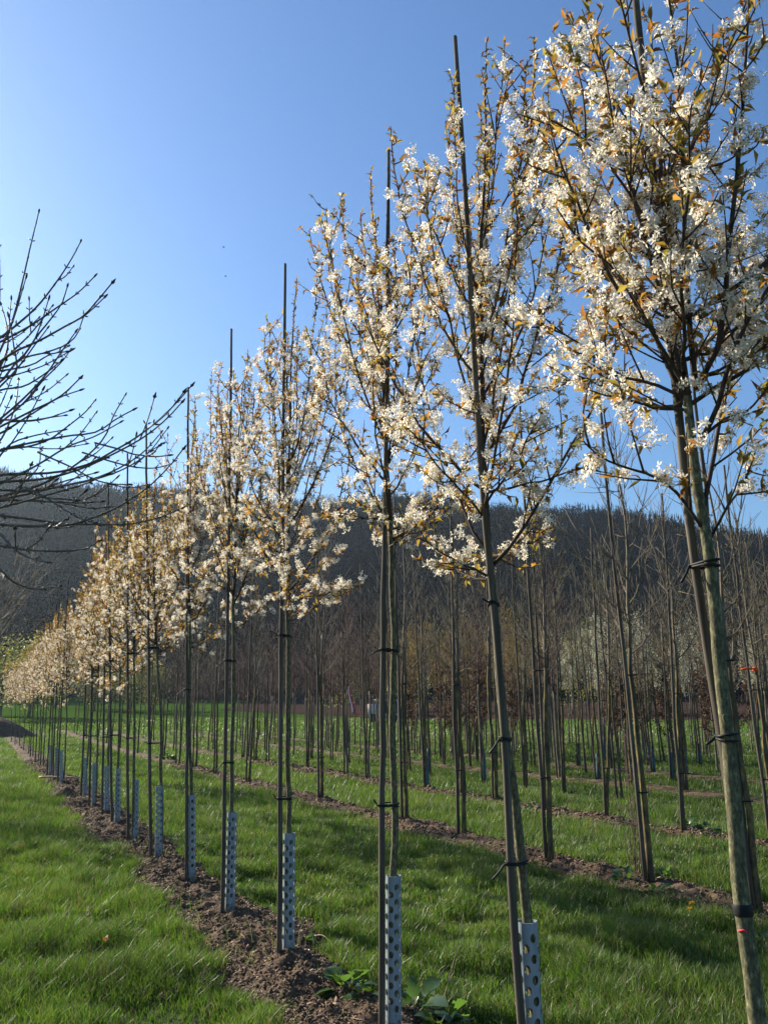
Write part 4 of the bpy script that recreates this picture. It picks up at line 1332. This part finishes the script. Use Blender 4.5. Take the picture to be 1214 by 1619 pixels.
for i in range(58):
    u = -180 + i * 27 + rf.uniform(-12, 12)
    D = rf.uniform(147, 168)
    x = (u - 607) / 1310 * D
    kind = rf.choice([0, 1, 1]) if u > 330 else rf.choice([0, 0, 1])
    h = rf.uniform(9, 16)
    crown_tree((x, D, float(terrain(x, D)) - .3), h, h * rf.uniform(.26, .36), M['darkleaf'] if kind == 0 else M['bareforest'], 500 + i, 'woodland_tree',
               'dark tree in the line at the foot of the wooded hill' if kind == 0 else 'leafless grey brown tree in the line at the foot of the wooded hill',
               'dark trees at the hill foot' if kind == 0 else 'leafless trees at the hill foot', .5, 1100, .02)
for i, (u, D, h, w) in enumerate([(900, 100, 10.5, 5), (960, 104, 11, 5), (560, 100, 8, 4), (1020, 98, 8, 4), (640, 108, 9, 4.5)]):
    x = (u - 607) / 1310 * D
    crown_tree((x, D, float(terrain(x, D))), h, w, M['springleaf'], 800 + i, 'spring_tree', 'olive green rounded tree beyond the bare saplings on the right', 'olive green trees beyond the saplings', .24, 2400, .1)

# ------------------------------------------------------------------ forest on the hill: one far-off mass
def forest():
    r = np.random.default_rng(99)
    mc = MB(); md = MB()
    n = 9500
    y = r.uniform(155, 470, n); x = r.uniform(-1, 1, n) * (.58 * y + 40)
    z = terrain(x, y)
    patch = fbm(x * .012, y * .012, 31, 3)
    con = (patch > .06) | ((y > 395) & (r.random(n) < .6)) | (r.random(n) < .12)
    # conifers: three ragged skirts of pointed sprays
    ci = np.where(con)[0]; nb = 54
    h = r.uniform(6, 12, len(ci)); w = h * r.uniform(.17, .27, len(ci))
    t = r.random((len(ci), nb)) ** .7
    a = r.uniform(0, 6.283, (len(ci), nb))
    rad = w[:, None] * t
    cz = z[ci][:, None] + h[:, None] * (1 - t * .95)
    bx = x[ci][:, None]; by = y[ci][:, None]
    dx = np.cos(a); dy = np.sin(a)
    ln = h[:, None] * .11
    V = np.stack([np.stack([bx + dx * rad * .15 - dy * rad * .28, by + dy * rad * .15 + dx * rad * .28, cz + ln * .8], -1),
                  np.stack([bx + dx * rad * .15 + dy * rad * .28, by + dy * rad * .15 - dx * rad * .28, cz + ln * .8], -1),
                  np.stack([bx + dx * rad, by + dy * rad, cz - ln * .5], -1)], 2)
    mc.add(V.reshape(-1, 3), np.arange(len(ci) * nb * 3).reshape(-1, 3))
    # tips
    w = w * .6
    tipV = np.stack([np.stack([bx[:, 0] - w * .16, by[:, 0], z[ci] + h * .82], -1), np.stack([bx[:, 0] + w * .16, by[:, 0], z[ci] + h * .82], -1), np.stack([bx[:, 0], by[:, 0], z[ci] + h * 1.05], -1)], 1)
    mc.add(tipV.reshape(-1, 3), np.arange(len(ci) * 3).reshape(-1, 3))
    di = np.where(~con)[0]; nb = 80
    h = r.uniform(8, 13, len(di)); w = h * r.uniform(.25, .36, len(di))
    d = unit(r.normal(size=(len(di), nb, 3))) * (r.random((len(di), nb, 1)) ** .4)
    c = np.stack([x[di][:, None] + d[..., 0] * w[:, None], y[di][:, None] + d[..., 1] * w[:, None], z[di][:, None] + h[:, None] * (.55 + .42 * d[..., 2])], -1)
    e = unit(d + np.array([0, 0, .7])) * .75
    s = unit(np.cross(e, r.normal(size=e.shape))) * .16
    V = np.stack([c - e * .9 + s, c - e * .9 - s, c + e * .9], 2)
    md.add(V.reshape(-1, 3), np.arange(len(di) * nb * 3).reshape(-1, 3))
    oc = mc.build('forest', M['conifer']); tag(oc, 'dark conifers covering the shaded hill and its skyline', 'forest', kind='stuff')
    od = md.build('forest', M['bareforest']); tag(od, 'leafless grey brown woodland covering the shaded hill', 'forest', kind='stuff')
forest()

# ------------------------------------------------------------------ weeds, flowers, sticks
def weed(c, n, L, seed, lab, grp='broad leaved weeds', stalk=0):
    r = np.random.default_rng(seed)
    root = empty('broadleaf_weed', c)
    ml = MB(); ms = MB()
    for i in range(n):
        az = r.uniform(0, 6.28); el = r.uniform(.25, 1.2); l = L * r.uniform(.6, 1.2)
        d = np.array([math.cos(az) * math.cos(el), math.sin(az) * math.cos(el), math.sin(el)])
        st = np.array([[0, 0, -.01], d * l * .5, d * l * .9 + [0, 0, -.01]])
        tube(ms, st, [.003, .0025, .002], 4)
        p0 = st[2]; dd = unit(d + [0, 0, -.35]); s = unit(np.cross(dd, [0, 0, 1.]) + r.normal(size=3) * .25); up = np.cross(s, dd)
        W = l * r.uniform(.32, .46); LL = l * r.uniform(.85, 1.2)
        m = 11; t = np.linspace(0, 1, m); wd = W * np.sin(np.pi * t ** .75) ** .8 * (1 + .16 * np.sin(t * 15 + i) + .12 * r.normal(size=m)); wd[-1] = .001; wd[0] = .002
        mid = p0 + dd * LL * t[:, None] + up * (-.35 * LL * t[:, None] ** 2)
        lf = mid + s * wd[:, None] + up * (wd * r.uniform(.1, .6))[:, None]; rt = mid - s * wd[:, None] + up * (wd * .28)[:, None]
        V = np.concatenate([lf, mid, rt]); q = np.arange(m - 1)
        ml.add(V, [np.stack([q, q + 1, q + m + 1, q + m], -1), np.stack([q + m, q + m + 1, q + 2 * m + 1, q + 2 * m], -1)])
    ml.build('leaves', M['weedleaf'], root, True); ms.build('stems', M['budgreen'], root, True)
    tag(root, lab, 'weed', grp)
wl = [((548, 1580), 22, .12, 'leafy dark weed clump left of the middle guard'), ((655, 1622), 22, .14, 'broad leaved bright weed clump right of the middle guard'), ((700, 1640), 12, .10, 'broad leaved weed half in shade at the bottom edge'),
      ((1085, 1318), 20, .14, 'wide low weed clump on the grass behind the second row'), ((1120, 1322), 16, .12, 'weed clump just left of the nearest trunk'), ((990, 1402), 10, .11, 'pale weed at the foot of the thick second row sapling'), ((1052, 1398), 9, .13, 'upright pale weed right of the thick second row sapling'),
      ((1040, 1420), 11, .09, 'low weed on soil in front of the thick second row sapling'), ((840, 1290), 8, .12, 'pale weed beside the second row trunk in the grass'), ((268, 1205), 18, .16, 'dark weed clump on the soil behind the far guards'), ((1205, 1500), 10, .1, 'weed at the right edge beyond the nearest trunk'),
      ((945, 1275), 14, .1, 'weed tangle left of the dry stalks'), ((480, 1498), 5, .07, 'tiny weed seedling right of the guard of the fourth tree')]
for i, (p, n, L, lab) in enumerate(wl):
    weed(G(*p) + [0, 0, .03], n + 6, L * .82, 70 + i, lab)

def dandelion(c, seed, lab):
    r = np.random.default_rng(seed)
    root = empty('dandelion', c)
    mb = MB(); tube(mb, np.array([[0, 0, 0], [.004, .002, .05], [.006, .0, .10]]), [.003, .0025, .0025], 5); mb.build('stem', M['budgreen'], root)
    n = 60; a = r.uniform(0, 6.28, n); el = r.uniform(.05, 1.2, n)
    D_ = np.stack([np.cos(a) * np.cos(el), np.sin(a) * np.cos(el), np.sin(el)], -1)
    mb = MB(); add_leaves(mb, np.tile([.006, 0, .10], (n, 1)), D_, r, L=.026, W=.007); mb.build('flower', M['dandelion'], root)
    n = 9; a = r.uniform(0, 6.28, n)
    mb = MB(); add_leaves(mb, np.zeros((n, 3)) + [0, 0, .01], np.stack([np.cos(a), np.sin(a), 0 * a + .3], -1), r, L=.11, W=.026); mb.build('leaves', M['weedleaf'], root)
    tag(root, lab, 'flower', 'yellow dandelions in the grass')
for i, (p, lab) in enumerate([((1090, 1462), 'yellow dandelion nearest the right trunk on the soil'), ((1094, 1452), 'yellow dandelion just behind the one nearest the right trunk'), ((932, 1312), 'single yellow dandelion on the third strip of soil'), ((678, 1192), 'far yellow dandelion in the grass right of the middle trunk'), ((688, 1194), 'second far yellow dandelion right of the middle trunk')]):
    dandelion(G(*p), 5 + i, lab)

def stick(pts, rad, name, lab, m='straw', cat='stick'):
    mb = MB(); q = np.array(pts); tube(mb, resample(q, 9), np.linspace(rad, rad * .4, 9), 5)
    tag(mb.build(name, M[m], None, True), lab, cat)
a = G(692, 1612); stick([a, a + [.06, .05, .16], a + [.12, .09, .34], a + [.15, .10, .47]], .0032, 'grass_stalk', 'tall thin dry stem leaning in the grass right of the middle guard')
a = G(62, 1237); b = G(108, 1239); stick([a + [0, 0, .11], (a + b) / 2 + [0, 0, .13], b + [0, 0, .11]], .03, 'wood_piece', 'pale piece of wood lying on soil left of the far guards')
a = G(104, 1237); b = G(125, 1238); stick([a + [0, 0, .11], (a + b) / 2 + [0, 0, .12], b + [0, 0, .1]], .022, 'wood_piece', 'pale wood piece lying on soil right of the far guards')
a = G(515, 1268); b = G(500, 1252); stick([a + [0, 0, .06], (a + b) / 2 + [0, 0, .1], b + [0, 0, .07]], .006, 'straw', 'dry straw lying at the foot of a second row sapling')
a = G(497, 1500); b = G(525, 1512); stick([a + [0, 0, .08], (a + b) / 2 + [0, 0, .10], b + [0, 0, .07]], .004, 'twig_piece', 'short pale stick on soil right of the guard of the fourth tree')
def leaf_thing(c, lab):
    mb = MB(); r = np.random.default_rng(3)
    add_leaves(mb, np.array([c, c + [.01, .0, .0]]), np.array([[.8, .1, .15], [.5, -.4, .1]]), r, L=.06, W=.035, fold=.5)
    tag(mb.build('dead_leaf', M['deadleaf']), lab, 'leaf')
leaf_thing(G(160, 1514) + [0, 0, .11], 'orange brown dead leaf lying on the grass at lower left')
# dry stalks beside the thick second-row sapling
def stalks(c, lab):
    r = np.random.default_rng(17); root = empty('dry_stalks', c); mb = MB(); lf = MB(); LC = []; LD = []
    for i in range(11):
        h = r.uniform(.6, 1.45); x, y = r.normal(size=2) * .05; tx, ty = r.normal(size=2) * .09
        pl = resample(np.array([[x, y, -.02], [x + tx * .4, y + ty * .4, h * .5], [x + tx, y + ty, h]]), 8)
        tube(mb, pl, np.linspace(.004, .0018, 8), 4)
        for _ in range(16):
            k = r.integers(2, 8); LC.append(pl[k] + r.normal(size=3) * .01); LD.append(r.normal(size=3) + [0, 0, -.3])
    mb.build('stems', M['redtwig'], root, True); add_leaves(lf, LC, LD, r, L=.03, W=.012); lf.build('leaves', M['beechleaf'], root)
    tag(root, lab, 'dry plant')
stalks(G(1012, 1395), 'tangle of dry reddish stalks left of the thick second row sapling')

# ------------------------------------------------------------------ two far birds
for i, (u, v) in enumerate(((357, 437), (354, 391))):
    root = empty('bird', P(u, v, 90))
    t = np.linspace(0, 1, 7); mb = MB()
    tube(mb, np.stack([-.14 + .28 * t, 0 * t, 0 * t], -1), .045 * np.sin(np.pi * np.clip(t, .06, .94)), 6); mb.build('body', M['dark'], root, True)
    for sg in (1, -1):
        mb = MB(); V = np.array([[-.05, 0, .02], [.06, 0, .02], [.02, sg * .14, .07], [-.05, sg * .25, .05]])
        mb.add(np.concatenate([V, V + [0, 0, .008]]), [np.array([[0, 1, 2, 3], [7, 6, 5, 4], [0, 4, 5, 1], [1, 5, 6, 2], [2, 6, 7, 3], [3, 7, 4, 0]])]); mb.build('wing', M['dark'], root)
    tag(root, ['tiny dark bird in the sky, the lower of two', 'tiny dark bird in the sky, the upper of two'][i], 'bird', 'birds in the sky')

# ------------------------------------------------------------------ the valley air
mb = MB()
mb.add(np.array([[x, y, z] for x in (-1700, 1700) for y in (-400, 1700) for z in (-3, 240)], float), np.array([[0, 1, 3, 2], [4, 6, 7, 5], [0, 4, 5, 1], [2, 3, 7, 6], [0, 2, 6, 4], [1, 5, 7, 3]]))
hm = bpy.data.materials.new('valley_haze'); hm.use_nodes = True
hn = hm.node_tree
hn.nodes.remove(hn.nodes['Principled BSDF'])
pv = hn.nodes.new('ShaderNodeVolumePrincipled')
pv.inputs['Color'].default_value = (.66, .83, 1, 1)
pv.inputs['Density'].default_value = .00014
pv.inputs['Anisotropy'].default_value = .5
hn.links.new(pv.outputs[0], hn.nodes['Material Output'].inputs['Volume'])
tag(mb.build('haze', hm), 'thin bluish haze in the valley air', 'haze', kind='stuff')
